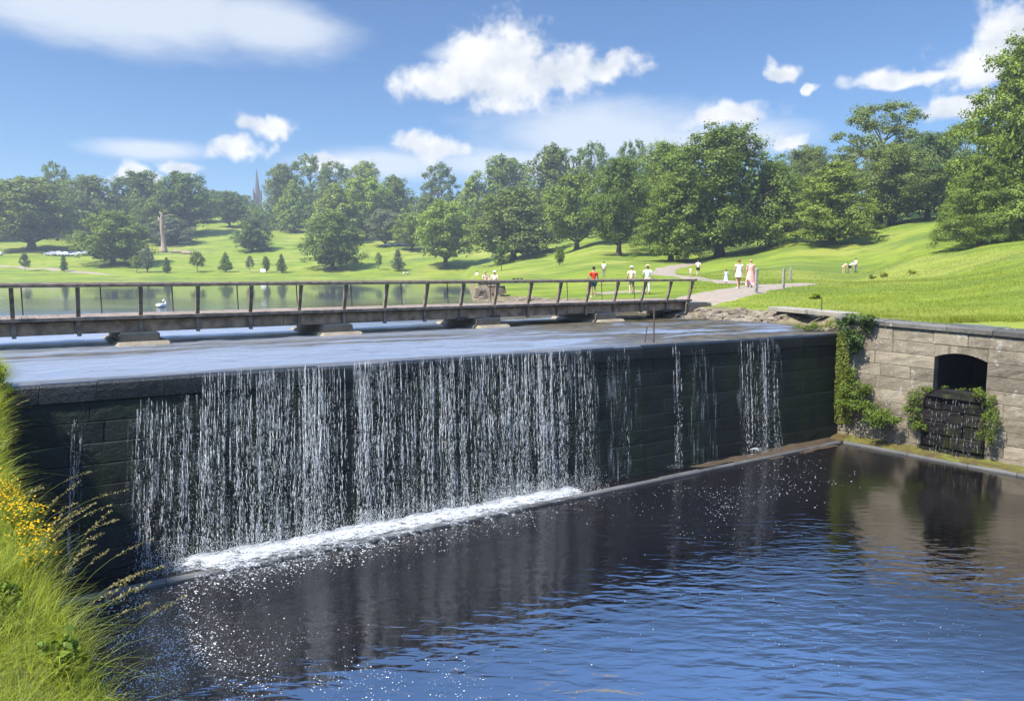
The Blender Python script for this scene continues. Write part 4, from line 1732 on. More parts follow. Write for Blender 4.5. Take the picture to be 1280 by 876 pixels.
leaf_bush('bush', [(wl(1070, 412, .25), (.55, .5, .45), 3), (wl(1085, 402, .1), (.45, .4, .35), 2), (wl(1058, 398, .0), (.4, .5, .3), 2), (wl(1068, 432, .3), (.35, .35, .35), 1.5)],
          .085, 2600, M_ivy, 'dark green bush sprouting at the top corner where the dam meets the sandstone wall', 'bush')
leaf_bush('fern_clump', [(wl(1072, 506, .38), (.62, .5, .44), 3), (wl(1096, 520, .48), (.62, .45, .34), 3), (wl(1060, 495, .25), (.36, .34, .5), 2), (wl(1108, 526, .5), (.45, .4, .28), 2), (wl(1078, 486, .3), (.4, .36, .36), 2), (wl(1066, 470, .2), (.25, .25, .4), 1.2)],
          .07, 6000, M_fern, 'bright green leafy clump at the foot of the wall beside the dam corner', 'plant')
leaf_bush('fern_clump', [(wl(1146, 497, .28), (.40, .3, .36), 2), (wl(1140, 515, .33), (.36, .3, .36), 2), (wl(1148, 530, .3), (.3, .25, .25), 1.5), (wl(1158, 486, .2), (.2, .2, .18), 1)],
          .06, 2200, M_fern, 'green plants hanging down left of the culvert mouth', 'plant')
leaf_bush('fern_clump', [(wl(1230, 500, .33), (.33, .28, .36), 2), (wl(1240, 520, .38), (.33, .28, .46), 2), (wl(1234, 545, .38), (.30, .28, .38), 1.6), (wl(1222, 490, .2), (.16, .16, .15), .7)],
          .055, 2200, M_fern, 'green plants trailing down right of the culvert mouth', 'plant')
leaf_bush('weed_patch', [(wl(1180, 484, .05), (.2, .12, .06), 1), (wl(1205, 487, .05), (.3, .12, .06), 1), (wl(1222, 486, .05), (.15, .12, .07), 1)],
          .04, 260, M_fern, 'thin weeds growing on the sill inside the culvert mouth', 'plant', stems=False)
leaf_bush('weed_patch', [((9.9, 25.1, 3.66), (.35, .25, .16), 1), ((10.25, 24.9, 3.68), (.25, .2, .16), 1)],
          .06, 700, M_fern, 'low green weed on the dam crest near the corner', 'plant')
leaf_bush('weed_patch', [((10.7, 25.0, 3.8), (.22, .22, .2), 1), ((10.9, 24.75, 3.75), (.22, .2, .22), 1)],
          .05, 700, M_tuft, 'pale green weed right beside the rusty rod at the dam corner', 'plant')
# hanging moss curtain in the dam corner
mb_P, mb_N = [], []
c0 = wl(1053, 470, .1)
for i in range(2600):
    z = rng.uniform(.55, 3.6)
    wdt = np.interp(z, [.5, 1.5, 2.5, 3.6], [.42, .30, .26, .36])
    t = rng.uniform(0, 1) ** 1.3 * wdt * 1.6
    q = .04 + rng.uniform(0, .14)
    mb_P.append(wp(t + .02, z, q))
P = np.array(mb_P)
V, Fc = leaf_quads(P - c0, np.tile(np.array([wn[0], wn[1], .1]), (len(P), 1)), .085, .4, .4)
r = empty('ivy', tuple(c0))
np_mesh('foliage', V, Fc, M_hang, r)
m = MB()
for i in range(26):
    t = rng.uniform(.03, .42)
    m.tube([wp(t, 3.55, .06) - c0, wp(t + rng.uniform(-.03, .03), 2.2, .09) - c0, wp(t + rng.uniform(-.05, .05), rng.uniform(.6, 1.4), .07) - c0], [.007, .006, .003], 5)
m.build('stem', M_bark, r)
tag(r, 'curtain of yellow-green moss and trailers hanging down the corner of dam and wall', 'ivy')

# ------------------------------------------------------------------ near grassy bank on the left
EDGE = np.array([(-11.4, 16.2), (-9.75, 14.0), (-9.0, 12.75), (-6.2, 8.85), (-4.4, 6.6), (-3.25, 5.2), (-2.55, 4.35), (-1.2, 2.4), (.2, .6), (2.2, -2.0), (4.0, -5.0)])
ELEN = np.concatenate([[0], np.cumsum(np.linalg.norm(np.diff(EDGE, axis=0), axis=1))])


def edge_at(l):
    x = np.interp(l, ELEN, EDGE[:, 0])
    y = np.interp(l, ELEN, EDGE[:, 1])
    return x, y


EN = np.array([-.80, -.60])          # inland direction
EN = EN / np.linalg.norm(EN)




def bank_z(x, y, o):
    z = 2.80 + .10 * np.clip(o, 0, 9) + .75 * sstep(y, 9.0, 13.2) + .95 * sstep(y, 4.2, .5)
    z = z + (fbm(x * 1.3, y * 1.3, 41, 3) - .5) * .16
    return z


def bank():
    ls = np.linspace(0, ELEN[-1], 150)
    os_ = [-.10, -.02, 0.05, .15, .3, .5, .8, 1.2, 1.8, 2.6, 4, 6, 9, 14]
    V = []
    ex, ey = edge_at(ls)
    for o in os_:
        x = ex + EN[0] * o
        y = ey + EN[1] * o
        if o == -.10:
            z = np.full(len(ls), -.5)
        else:
            z = bank_z(x, y, max(o, 0)) - (.18 if o == -.02 else .04 if o == .05 else 0)
        V.append(np.stack([x, y, z], 1))
    V = np.array(V)
    idx = np.arange(V.shape[0] * V.shape[1]).reshape(V.shape[:2])
    Fc = np.stack([idx[:-1, :-1], idx[:-1, 1:], idx[1:, 1:], idx[1:, :-1]], -1).reshape(-1, 4)
    m = simple('bank soil', (.075, .085, .025), .95, .4, 4, .5)
    o = np_mesh('bank', V.reshape(-1, 3), Fc, m, smooth=True)
    tag(o, 'grassy near bank above the pool', 'bank', kind='structure')


bank()


def blades(root, h, wd, lean, curl, levels=4):
    """root (n,3), h (n), wd (n), lean (n,2) horizontal lean of the tip in heights"""
    n = len(root)
    th = rng.uniform(0, 2 * PI, n)
    side = np.stack([np.cos(th), np.sin(th), np.zeros(n)], 1)
    V = np.zeros((n, levels, 2, 3))
    for k in range(levels):
        u = k / (levels - 1)
        c = root.copy()
        c[:, :2] += lean * (h * (u ** curl))[:, None]
        droop = .45 * np.linalg.norm(lean, axis=1) * u ** 2
        c[:, 2] += h * u * (1 - droop * .6)
        ww = wd * (1 - u) ** .7 * .5 + .0004
        V[:, k, 0] = c - side * ww[:, None]
        V[:, k, 1] = c + side * ww[:, None]
    idx = np.arange(n * levels * 2).reshape(n, levels, 2)
    Fc = np.stack([idx[:, :-1, 0], idx[:, :-1, 1], idx[:, 1:, 1], idx[:, 1:, 0]], -1).reshape(-1, 4)
    return V.reshape(-1, 3), Fc


def bank_grass():
    n = 52000
    l = rng.uniform(1.0, ELEN[-1] - 5.8, n)
    o = rng.uniform(0, 1, n) ** 1.5 * 2.6 - .06
    ex, ey = edge_at(l)
    x = ex + EN[0] * o
    y = ey + EN[1] * o
    keep = (y > 2.6) & (x / np.maximum(y, .1) > -1.0)
    l, o, x, y = l[keep], o[keep], x[keep], y[keep]
    z = bank_z(x, y, np.maximum(o, 0)) - .03 - .12 * (o < .02)
    cl = fbm(x * 2.2, y * 2.2, 77, 3)
    h = rng.uniform(.20, .46, len(x)) * (.55 + .9 * cl)
    h = np.where(o < .1, h * .8, h)
    lean = rng.normal(size=(len(x), 2)) * .52 + np.array([.24, -.04])
    lean = lean + (np.stack([vnoise(x * 1.8, y * 1.8, 5), vnoise(x * 1.8, y * 1.8, 6)], 1) - .5) * .9
    wd = rng.uniform(.0035, .0095, len(x)) * np.clip(y / 6, .75, 1.5)
    V, Fc = blades(np.stack([x, y, z], 1), h, wd, lean, 1.7)
    ob = np_mesh('grass', V, Fc, M_blade)
    tag(ob, 'long bright grass on the near bank', 'grass', kind='stuff')


bank_grass()


def meadow():
    n = 90000
    px = rng.uniform(860, 1330, n)
    D = 22 + 70 * rng.random(n) ** 1.7
    x = (px - 640) / F * D
    y = D
    t0 = (x - W0[0]) * wn[0] + (y - W0[1]) * wn[1]
    z = terrain(x, y)
    pth = np.zeros(n, bool)
    for (ax, ay, aw), (bx, by, bw) in list(zip(a_path[:-1], a_path[1:])):
        d = np.array([bx - ax, by - ay])
        k = np.clip(((x - ax) * d[0] + (y - ay) * d[1]) / (d @ d), 0, 1)
        dist = np.hypot(x - ax - d[0] * k, y - ay - d[1] * k)
        pth |= dist < (aw + (bw - aw) * k) * 1.05
    keep = (z > 3.96) & ~pth & ((t0 < -.36) | (y > 27))
    x, y, z = x[keep], y[keep], z[keep]
    cl = fbm(x * .5, y * .5, 33, 4)
    h = rng.uniform(.05, .13, len(x)) * (.15 + 2.0 * cl)
    lean = rng.normal(size=(len(x), 2)) * .5
    tw = (x - W0[0]) * wn[0] + (y - W0[1]) * wn[1]
    h = np.where((tw > -.9) & (y < 26), np.maximum(h, .10) * 2.0, h)
    V, Fc = blades(np.stack([x, y, z - .01], 1), h, rng.uniform(.010, .022, len(x)) * np.clip(y / 40, .6, 2), lean, 1.4, 3)
    o = np_mesh('grass', V, Fc, M_tuft)
    tag(o, 'meadow grass tufts on the slope behind the wall', 'grass', kind='stuff')


a_path = a
meadow()

# darker weed clumps on the right hand meadow
for px, py, r, lab in ((1089, 349, .5, 'dark weed clump in the meadow right of the three people, left one of two'), (1104, 347, .6, 'dark weed clump in the meadow right of the three people, wider one of two'),
                       (1139, 343, .55, 'dark upright weed clump alone further right in the meadow'), (1018, 374, .35, 'small weed tuft in the grass above the pale slabs')):
    X, Y = gp(px, py)
    z = gz(X, Y)
    leaf_bush('weed_patch', [((X, Y, z + r * .35), (r * .7, r * .6, r * .5), 1), ((X + r * .6, Y + .1, z + r * .25), (r * .5, r * .4, r * .35), .6)], .14, 240, M_tuft, lab, 'plant')

# leafy bush where the dam meets the near bank
leaf_bush('bush', [((-8.95, 12.6, 3.55), (.30, .35, .36), 3), ((-9.15, 12.9, 3.72), (.3, .3, .3), 2), ((-8.7, 12.2, 3.25), (.24, .3, .3), 2), ((-8.4, 11.8, 3.0), (.2, .25, .25), 1.4)],
          .07, 2400, M_fern, 'leafy green bush at the left end of the dam', 'bush')


for (y_, o_, r_, lab_) in ((5.6, .35, .16, 'broad-leaved weed low in the long grass, straight below the yellow flowers'), (4.75, .15, .15, 'broad-leaved weed at the grassy edge, the one nearest the viewer'), (10.2, .15, .22, 'leafy weed on the near bank between the yellow flowers and the dam')):
    l_ = float(np.interp(-y_, -EDGE[:, 1], ELEN))
    x_, yy_ = edge_at(l_)
    x_, yy_ = x_ + EN[0] * o_, yy_ + EN[1] * o_
    z_ = float(bank_z(np.array([x_]), np.array([yy_]), o_)[0])
    leaf_bush('weed_patch', [((x_, yy_, z_ + .20), (r_, r_, .20), 2), ((x_ + r_ * .8, yy_ - .1, z_ + .14), (r_ * .8, r_ * .8, .16), 1)], .085, 200, M_fern, lab_, 'plant')

# yellow flowered weeds along the edge
def flower_weed(l, o, h, seed, lean=.15):
    rr = random.Random(seed)
    ex, ey = edge_at(l)
    x, y = ex + EN[0] * o, ey + EN[1] * o
    z = float(bank_z(np.array([x]), np.array([y]), max(o, 0))[0]) - .02
    r = empty('yellow_weed', (x, y, z))
    tag(r, 'yellow flowered weed in the clump hanging along the edge of the near bank', 'wild flower', 'yellow flowered weeds along the near bank edge')
    m = MB()
    fl = MB()
    lf_P, lf_N = [], []
    for s in range(9):
        a_ = rr.uniform(0, 2 * PI)
        tip = Vector((math.cos(a_) * .055 + lean + rr.uniform(-.02, .03), math.sin(a_) * .13 - .02, h * rr.uniform(.55, 1.05)))
        mid = tip * .5 + Vector((0, 0, h * .12))
        m.tube([(0, 0, -.05), mid, tip], [.006, .005, .003], 5)
        for k in range(14):
            q = mid.lerp(tip, rr.random()) + Vector((rr.gauss(0, .03), rr.gauss(0, .03), rr.gauss(0, .03)))
            lf_P.append(q)
            lf_N.append((rr.gauss(0, 1), rr.gauss(0, 1), 1))
        for k in range(9):           # flower heads in a loose flat-topped cluster
            c = tip + Vector((rr.gauss(0, .045), rr.gauss(0, .045), rr.gauss(.0, .045)))
            nrm = Vector((rr.gauss(.15, .4), rr.gauss(-.25, .4), 1)).normalized()
            u = nrm.orthogonal().normalized()
            v = nrm.cross(u)
            R = rr.uniform(.010, .016)
            vs = [c + nrm * .003]
            for j in range(10):
                rad = R if j % 2 == 0 else R * .55
                t = 2 * PI * j / 10
                vs.append(c + u * math.cos(t) * rad + v * math.sin(t) * rad - nrm * .002)
            fl.add(vs, [(0, 1 + j, 1 + (j + 1) % 10) for j in range(10)])
    m.build('stem', M_stalk, r)
    V, Fc = leaf_quads(np.array(lf_P), np.array(lf_N), .05, .4, .3)
    np_mesh('foliage', V, Fc, M_fern, r)['kind'] = 'stuff'
    f_ = fl.build('flower', M_yellow, r)
    f_['kind'] = 'stuff'


def edge_l_at_y(y):
    return float(np.interp(-y, -EDGE[:, 1], ELEN))


for i, (y, o, h) in enumerate([(8.9, .0, .24), (8.4, -.02, .28), (8.0, .02, .30), (7.7, -.05, .33), (7.4, .0, .34), (7.15, -.06, .34), (6.9, .0, .33), (6.65, -.05, .30), (6.4, -.02, .26)]):
    flower_weed(edge_l_at_y(y), o + .05, h, 60 + i, .05)


# tall seeding grass stalks leaning over the pool
def stalk(l, o, h, lean, seed):
    rr = random.Random(seed)
    ex, ey = edge_at(l)
    x, y = ex + EN[0] * o, ey + EN[1] * o
    z = float(bank_z(np.array([x]), np.array([y]), max(o, 0))[0]) - .12
    r = empty('grass_stalk', (x, y, z))
    tag(r, 'tall thin seeding grass stalk leaning out over the pool from the near bank', 'grass stalk', 'seeding grass stalks along the near bank edge')
    pts = []
    for k in range(9):
        u = k / 8
        pts.append(Vector((lean[0] * h * u ** 2, lean[1] * h * u ** 2, h * u * (1 - .30 * u * u * math.hypot(*lean)))))
    m = MB()
    m.tube(pts, [.0030 - .0018 * k / 8 for k in range(9)], 5)
    m.build('stem', M_stalk, r)
    P, N = [], []
    for k in range(46):
        u = .80 + .22 * rr.random()
        i = min(7, int(u * 8))
        q = pts[i].lerp(pts[i + 1], u * 8 - i) if u < 1 else pts[8] + (pts[8] - pts[7]) * (u - 1) * 8
        wid = .010 * math.sin(PI * min(1, (u - .78) / .26))
        P.append(q + Vector((rr.gauss(0, wid), rr.gauss(0, wid), rr.gauss(0, wid))))
        N.append((rr.gauss(0, 1), rr.gauss(0, 1), rr.gauss(0, 1)))
    V, Fc = leaf_quads(np.array(P), np.array(N), .022, .4, .2)
    np_mesh('seed_head', V, Fc, M_straw, r)['kind'] = 'stuff'


for i in range(34):
    y = [6.9, 6.5, 6.3, 6.1, 6.0, 5.85, 5.6, 5.4, 5.2, 7.3, 7.0, 6.7, 6.4, 6.2, 8.2, 9.4, 10.3, 11.0, 5.0, 4.8, 4.6, 6.6, 5.9, 5.7, 6.05, 6.45, 5.5, 4.9, 5.3, 7.6, 6.8, 5.1, 4.7, 6.15][i]
    h = random.uniform(.55, .98) * (.9 if y > 7.5 else 1.05)
    stalk(edge_l_at_y(y), random.uniform(-.04, .16), h, (random.uniform(.25, .85), random.uniform(-.05, .35)), 300 + i)

# ------------------------------------------------------------------ falling water
def smooth_noise1(s, f, seed):
    return vnoise(s * f, np.zeros_like(s) + .37, seed)


def FALL_DENS(s):
    d = np.full_like(s, -2.6)
    marks = [(100, .10, .0), (186, .25, .15), (205, .22, .25), (232, .25, .40), (258, .18, .85), (285, .25, .45), (310, .3, .35), (335, .25, .60), (360, .3, .35), (386, .22, .85), (410, .15, .6), (452, .18, .75), (466, .25, .75), (490, .3, .55), (520, .3, .65), (553, .2, .85), (578, .3, .5), (610, .3, .55), (628, .25, .75), (645, .2, .7), (668, .14, .9), (690, .25, .25), (715, .3, .1), (735, .2, -.1),
             (770, .5, -.35), (842, .08, .60), (870, .5, -.55), (925, .3, -.35), (950, .18, .60), (962, .3, -.15)]
    for px, sg, a_ in marks:
        g = np.exp(-.5 * ((s - dam_s(px)) / sg) ** 2)
        d = np.maximum(d, -2.3 + (a_ + 2.3) * g)
    inside = sstep(s, dam_s(172), dam_s(215)) * (1 - sstep(s, dam_s(690), dam_s(760))) * (1 - np.exp(-.5 * ((s - dam_s(433)) / .28) ** 2) * .95)
    d = np.maximum(d, -2.3 + 1.85 * inside)
    return d + (vnoise(s * 6.0, s * 0 + .3, 71) - .5) * 1.1 + .12


def waterfall():
    S = np.linspace(0, DAMLEN, 6000)
    px_marks = [(100, .06, .35), (185, .10, .7), (205, .12, .8), (232, .10, .9), (262, .11, 1.6), (285, .12, 1.1), (305, .10, .8), (330, .16, 1.2), (352, .10, .7), (385, .15, 1.5), (405, .10, 1.0), (420, .06, .8),
                (450, .08, 1.2), (462, .16, 1.8), (485, .12, 1.0), (505, .10, .8), (520, .14, 1.1), (535, .10, .9), (553, .10, 1.5), (572, .05, 1.3), (590, .10, .9), (608, .12, 1.0), (622, .16, 1.3), (640, .12, 1.2), (652, .08, 1.0), (668, .09, 1.9), (683, .05, 1.3), (700, .18, .6), (722, .14, .40), (738, .04, .5),
                (770, .10, .12), (842, .05, .95), (925, .1, .15), (938, .12, .45), (950, .09, 1.3), (962, .10, .45)]
    dens = np.zeros_like(S)
    for px, sg, a_ in px_marks:
        dens += a_ * np.exp(-.5 * ((S - dam_s(px)) / (sg * 1.25)) ** 2)
    inside = sstep(S, dam_s(178), dam_s(190)) * (1 - sstep(S, dam_s(728), dam_s(745)))
    gap = 1 - np.exp(-.5 * ((S - dam_s(433)) / .25) ** 2) * .95
    dens += .16 * inside * (.3 + 1.4 * smooth_noise1(S, 5.0, 3)) * gap
    dens *= (.25 + 1.5 * smooth_noise1(S, 14.0, 8) ** 1.5)
    cdf = np.cumsum(dens)
    cdf /= cdf[-1]
    # strands of drops, each keeping its own line, and a thinner spray between them
    NS, PER = 520, 46
    s0 = np.interp(rng.random(NS), cdf, S)
    topS = np.interp(s0, [dam_s(170), dam_s(248), dam_s(256), dam_s(700), dam_s(745)], [3.1, 2.9, 3.5, 3.5, 3.45]) - rng.random(NS) ** 4 * 1.6
    botS = np.where(rng.random(NS) < .25, rng.uniform(.0, 2.2, NS), 0.0)
    s = np.repeat(s0, PER)
    u = rng.random(NS * PER)
    z = np.repeat(botS, PER) + u * np.repeat(topS - botS, PER)
    ph = np.repeat(rng.uniform(0, 100, NS), PER)
    wob = (vnoise(z * 1.3, ph, 17) - .5) * .10 + (vnoise(z * 5, ph, 18) - .5) * .035
    g1 = vnoise(z * 3.0, ph, 19)
    keep = g1 > rng.uniform(.05, .62, len(z))
    s = s + wob * np.clip((3.5 - z) / 2.0, .1, 1)
    s, z = s[keep], z[keep]
    n = 36000
    s2 = np.interp(rng.random(n), cdf, S)
    z2 = 3.45 * rng.random(n) ** 1.25 + .03
    g = vnoise(s2 * 9, z2 * 1.4, 4) * .55 + vnoise(s2 * 24, z2 * 6, 5) * .45
    k2 = (g > rng.uniform(.25, .70, n)) & (z2 < np.interp(s2, [dam_s(170), dam_s(248), dam_s(256), dam_s(745)], [2.9, 2.8, 3.35, 3.3]))
    strand = np.concatenate([np.ones(len(s)), np.zeros(k2.sum())])
    s, z = np.concatenate([s, s2[k2]]), np.concatenate([z, z2[k2]])
    keep = z > .02
    s, z, strand = s[keep], z[keep], strand[keep]
    fall = np.clip((3.5 - z) / 3.5, 0, 1)
    s = s + rng.normal(size=len(s)) * np.where(strand > .5, .010, .03) * fall
    q = .075 + .20 * np.sqrt(fall) * (.6 + .6 * vnoise(s * 4, z * 0, 15)) + rng.normal(size=len(s)) * .02 * fall
    n3 = 16000
    s3 = np.interp(rng.random(n3), cdf, S)
    ok3 = (s3 > dam_s(190)) & (s3 < dam_s(742))
    s3 = s3[ok3] + rng.normal(size=ok3.sum()) * .12
    s = np.concatenate([s, s3])
    z = np.concatenate([z, .03 + .42 * rng.random(len(s3)) ** 2.6])
    q = np.concatenate([q, .12 + .62 * rng.random(len(s3))])
    fall = np.concatenate([fall, np.ones(len(s3))])
    strand = np.concatenate([strand, np.zeros(len(s3))])
    big = rng.random(len(s))
    ln = np.where(strand > .5, rng.uniform(.06, .26, len(s)) * (1.2 - .75 * fall), rng.uniform(.010, .035, len(s)))
    wd = rng.uniform(.0011, .0036, len(s)) * (.75 + .55 * fall)
    ln = np.where(big > .985, ln * 2.0, ln)
    k = s / DAMLEN
    # points on the face
    A = LIP0[None] + (LIP1 - LIP0)[None] * k[:, None]
    B = FT0[None] + (FT1 - FT0)[None] * k[:, None]
    wz_ = np.clip(z / CREST, 0, 1)
    fx = A * .55 + B * .45
    on = B + (A - B) * wz_[:, None]
    # the sheet leaves the crest and falls almost plumb, never behind the face
    base = np.where((wz_ > .55)[:, None], on, on)
    C0 = np.concatenate([base + dn[None] * q[:, None], z[:, None]], 1)
    n = len(C0)
    a_ = np.array([ddir[0], ddir[1], 0])
    b_ = np.array([dn[0], dn[1], 0])
    V = np.stack([C0 + np.array([0, 0, 1]) * (ln * .5)[:, None], C0 + a_ * wd[:, None], C0 + b_ * wd[:, None], C0 - a_ * wd[:, None], C0 - b_ * wd[:, None], C0 - np.array([0, 0, 1]) * (ln * .5)[:, None]], 1)
    tri = np.array([[0, 1, 2], [0, 2, 3], [0, 3, 4], [0, 4, 1], [5, 2, 1], [5, 3, 2], [5, 4, 3], [5, 1, 4]])
    Fc = (np.arange(n)[:, None, None] * 6 + tri[None]).reshape(-1, 3)
    o = np_mesh('waterfall', V.reshape(-1, 3), Fc, M_foam)
    tag(o, 'white streaks of water falling down the dam face', 'waterfall', kind='stuff')


waterfall()


def veil_material():
    m = bpy.data.materials.new('falling water veil')
    m.use_nodes = True
    nt = NT(m.node_tree)
    p = m.node_tree.nodes['Principled BSDF']
    out = m.node_tree.nodes['Material Output']
    at = nt.node('ShaderNodeAttribute')
    at.attribute_name = 'density'
    st = nt.node('ShaderNodeAttribute')
    st.attribute_name = 'sheet'
    # sheet coordinates: metres along the dam, height, layer
    co = st.outputs['Vector']
    streak = nt.noise(nt.mapping(co, (1, .055, 1)), 17.0, 5, .62, .25)
    drops = nt.noise(nt.mapping(co, (1, .42, 1)), 46.0, 4, .70, .4)
    gust = nt.noise(nt.mapping(co, (1, .30, 1)), 2.6, 4, .6)
    v = nt.math('ADD', nt.math('MULTIPLY_ADD', streak, 3.4, -1.7), nt.math('ADD', nt.math('MULTIPLY_ADD', drops, 1.5, -.75), nt.math('MULTIPLY_ADD', gust, 1.0, -.5)))
    al = nt.math('MULTIPLY', nt.step(nt.math('ADD', v, at.outputs['Fac']), .22, 1.25), .74)
    p.inputs['Base Color'].default_value = (.70, .70, .67, 1)
    p.inputs['Roughness'].default_value = .5
    tr = nt.node('ShaderNodeBsdfTransparent')
    mx = nt.node('ShaderNodeMixShader')
    nt.put(mx.inputs[0], al)
    nt.l.new(tr.outputs[0], mx.inputs[1])
    nt.l.new(p.outputs[0], mx.inputs[2])
    nt.l.new(mx.outputs[0], out.inputs[0])
    return m


def veil():
    Vs, Fs, Ds, Cs = [], [], [], []
    base = 0
    for layer in range(3):
        s = np.linspace(0, DAMLEN, 1700)
        z = np.linspace(.02, 3.5, 20)
        S, Z = np.meshgrid(s, z, indexing='ij')
        fall = (3.5 - Z) / 3.5
        d1 = FALL_DENS(s)
        d = np.repeat(d1[:, None], len(z), 1)
        top = np.interp(s, [dam_s(170), dam_s(240), dam_s(258), dam_s(700), dam_s(745)], [2.9, 2.95, 3.5, 3.5, 3.4])[:, None]
        d = d - 1.2 * sstep(Z, top - .25, top + .05) * (top < 3.45) - .35 * (1 - np.clip(fall / .25, 0, 1))
        q = .066 + .022 * layer + (.09 + .05 * layer) * np.sqrt(np.clip(fall, 0, 1)) * (.7 + .5 * vnoise(S * 3.0, S * 0 + layer, 15 + layer))
        k = S / DAMLEN
        w_ = np.clip(Z / CREST, 0, 1)
        P = [FT0[c] + (FT1 - FT0)[c] * k for c in (0, 1)]
        A = [LIP0[c] + (LIP1 - LIP0)[c] * k for c in (0, 1)]
        X = P[0] + (A[0] - P[0]) * w_ + dn[0] * q
        Y = P[1] + (A[1] - P[1]) * w_ + dn[1] * q
        idx = np.arange(S.size).reshape(S.shape) + base
        Fc = np.stack([idx[:-1, :-1], idx[1:, :-1], idx[1:, 1:], idx[:-1, 1:]], -1).reshape(-1, 4)
        dd = d.ravel()
        Fc = Fc[dd[Fc - base].max(1) > -.9]
        Vs.append(np.stack([X, Y, Z], -1).reshape(-1, 3))
        Cs.append(np.stack([S, Z, S * 0 + layer * 7.3], -1).reshape(-1, 3))
        Ds.append(dd)
        Fs.append(Fc)
        base += S.size
    V, Fc, D, Cc = np.concatenate(Vs), np.concatenate(Fs), np.concatenate(Ds), np.concatenate(Cs)
    o = np_mesh('waterfall', V, Fc, veil_material(), smooth=True)
    at = o.data.attributes.new('density', 'FLOAT', 'POINT')
    at.data.foreach_set('value', D.astype(np.float32))
    at = o.data.attributes.new('sheet', 'FLOAT_VECTOR', 'POINT')
    at.data.foreach_set('vector', Cc.astype(np.float32).ravel())
    tag(o, 'thin torn sheets of falling water in front of the dam', 'waterfall', kind='stuff')


veil()

# churned foam at the foot
fdir = (FT1 - FT0) / np.linalg.norm(FT1 - FT0)
fn_ = np.array([fdir[1], -fdir[0]])
FL = float(np.linalg.norm(FT1 - FT0))


def foam_material():
    m = bpy.data.materials.new('churned foam')
    m.use_nodes = True
    nt = NT(m.node_tree)
    p = m.node_tree.nodes['Principled BSDF']
    out = m.node_tree.nodes['Material Output']
    at = nt.node('ShaderNodeAttribute')
    at.attribute_name = 'foam'
    co = pos(nt)
    n = nt.noise(nt.mapping(co, (1, 1.2, 1)), 5.0, 7, .72)
    n2 = nt.noise(co, 24, 5, .75)
    v = nt.math('ADD', at.outputs['Fac'], nt.math('ADD', nt.math('MULTIPLY_ADD', n, 2.6, -1.3), nt.math('MULTIPLY_ADD', n2, 2.0, -1.0)))
    al = nt.step(v, .40, 1.15)
    nt.put(p.inputs['Base Color'], nt.mix(nt.step(n2, .3, .7), (.42, .43, .41), (.70, .71, .70)))
    p.inputs['Roughness'].default_value = .6
    nt.put(p.inputs['Normal'], nt.bump(nt.math('ADD', n, n2), .9, .06))
    tr = nt.node('ShaderNodeBsdfTransparent')
    mx = nt.node('ShaderNodeMixShader')
    nt.put(mx.inputs[0], al)
    nt.l.new(tr.outputs[0], mx.inputs[1])
    nt.l.new(p.outputs[0], mx.inputs[2])
    nt.l.new(mx.outputs[0], out.inputs[0])
    return m


def foam():
    ns, nq = 420, 52
    s = np.linspace(1.0, FL - .2, ns)
    # fall strength along the foot
    sl, sr = dam_s(205), dam_s(742)
    core = sstep(s, sl - 1.4, sl + 1.0) * (1 - sstep(s, sr - .9, sr + .35))
    for px, a_, sg in ((845, .85, .30), (950, .95, .34), (770, .4, .4)):
        core = np.maximum(core, a_ * np.exp(-.5 * ((s - dam_s(px)) / sg) ** 2))
    q = np.linspace(.02, 2.9, nq)
    Sg, Qg = np.meshgrid(s, q, indexing='ij')
    cr = np.repeat(core[:, None], nq, 1)
    wig = (fbm(Sg * .8, Qg * 0, 50, 3) - .5) * .7
    reach = .70 + .8 * cr * np.clip((sr - Sg) / (sr - sl) * .9 + .25, .2, 1.0)
    prof = 1.05 - (np.abs(Qg - .30 - wig * .3) / reach) ** 1.3
    att = cr * 1.05 * np.clip(prof, -1, 1.2)
    single = sstep(Sg, sr + .1, sr + .5)
    att = np.where(Sg > sr + .3, cr * (1.1 - (Qg / .42) ** 2), att) - (1 - cr) * 1.2
    P = FT0[None, None] + fdir[None, None] * Sg[..., None] + fn_[None, None] * Qg[..., None]
    h = np.clip(att, 0, 1) * (.01 + .13 * fbm(Sg * 3.1, Qg * 3.1, 61, 4) * np.exp(-Qg / .6)) + .012
    over = np.exp(-((Qg - 1.05) / .22) ** 2) * .10
    led = np.where(Sg > FL * .55, .09 * sstep(Sg, FL * .6, FL * .8), 0) * (Qg < .85) + np.where(Sg > sr + .4, .05, 0)
    z = h + over * np.clip(cr * 1.4, .9, 1) + led
    V = np.concatenate([P, z[..., None]], -1).reshape(-1, 3)
    idx = np.arange(ns * nq).reshape(ns, nq)
    Fc = np.stack([idx[:-1, :-1], idx[:-1, 1:], idx[1:, 1:], idx[1:, :-1]], -1).reshape(-1, 4)
    fa = att.ravel()
    sel = fa[Fc].max(1) > -.95
    Fc = Fc[sel]
    used = np.unique(Fc)
    mp = np.full(len(V), -1)
    mp[used] = np.arange(len(used))
    o = np_mesh('foam', V[used], mp[Fc], foam_material(), smooth=True)
    a_ = o.data.attributes.new('foam', 'FLOAT', 'POINT')
    a_.data.foreach_set('value', fa[used].astype(np.float32))
    tag(o, 'white churned foam along the foot of the falls', 'foam', kind='stuff')


foam()


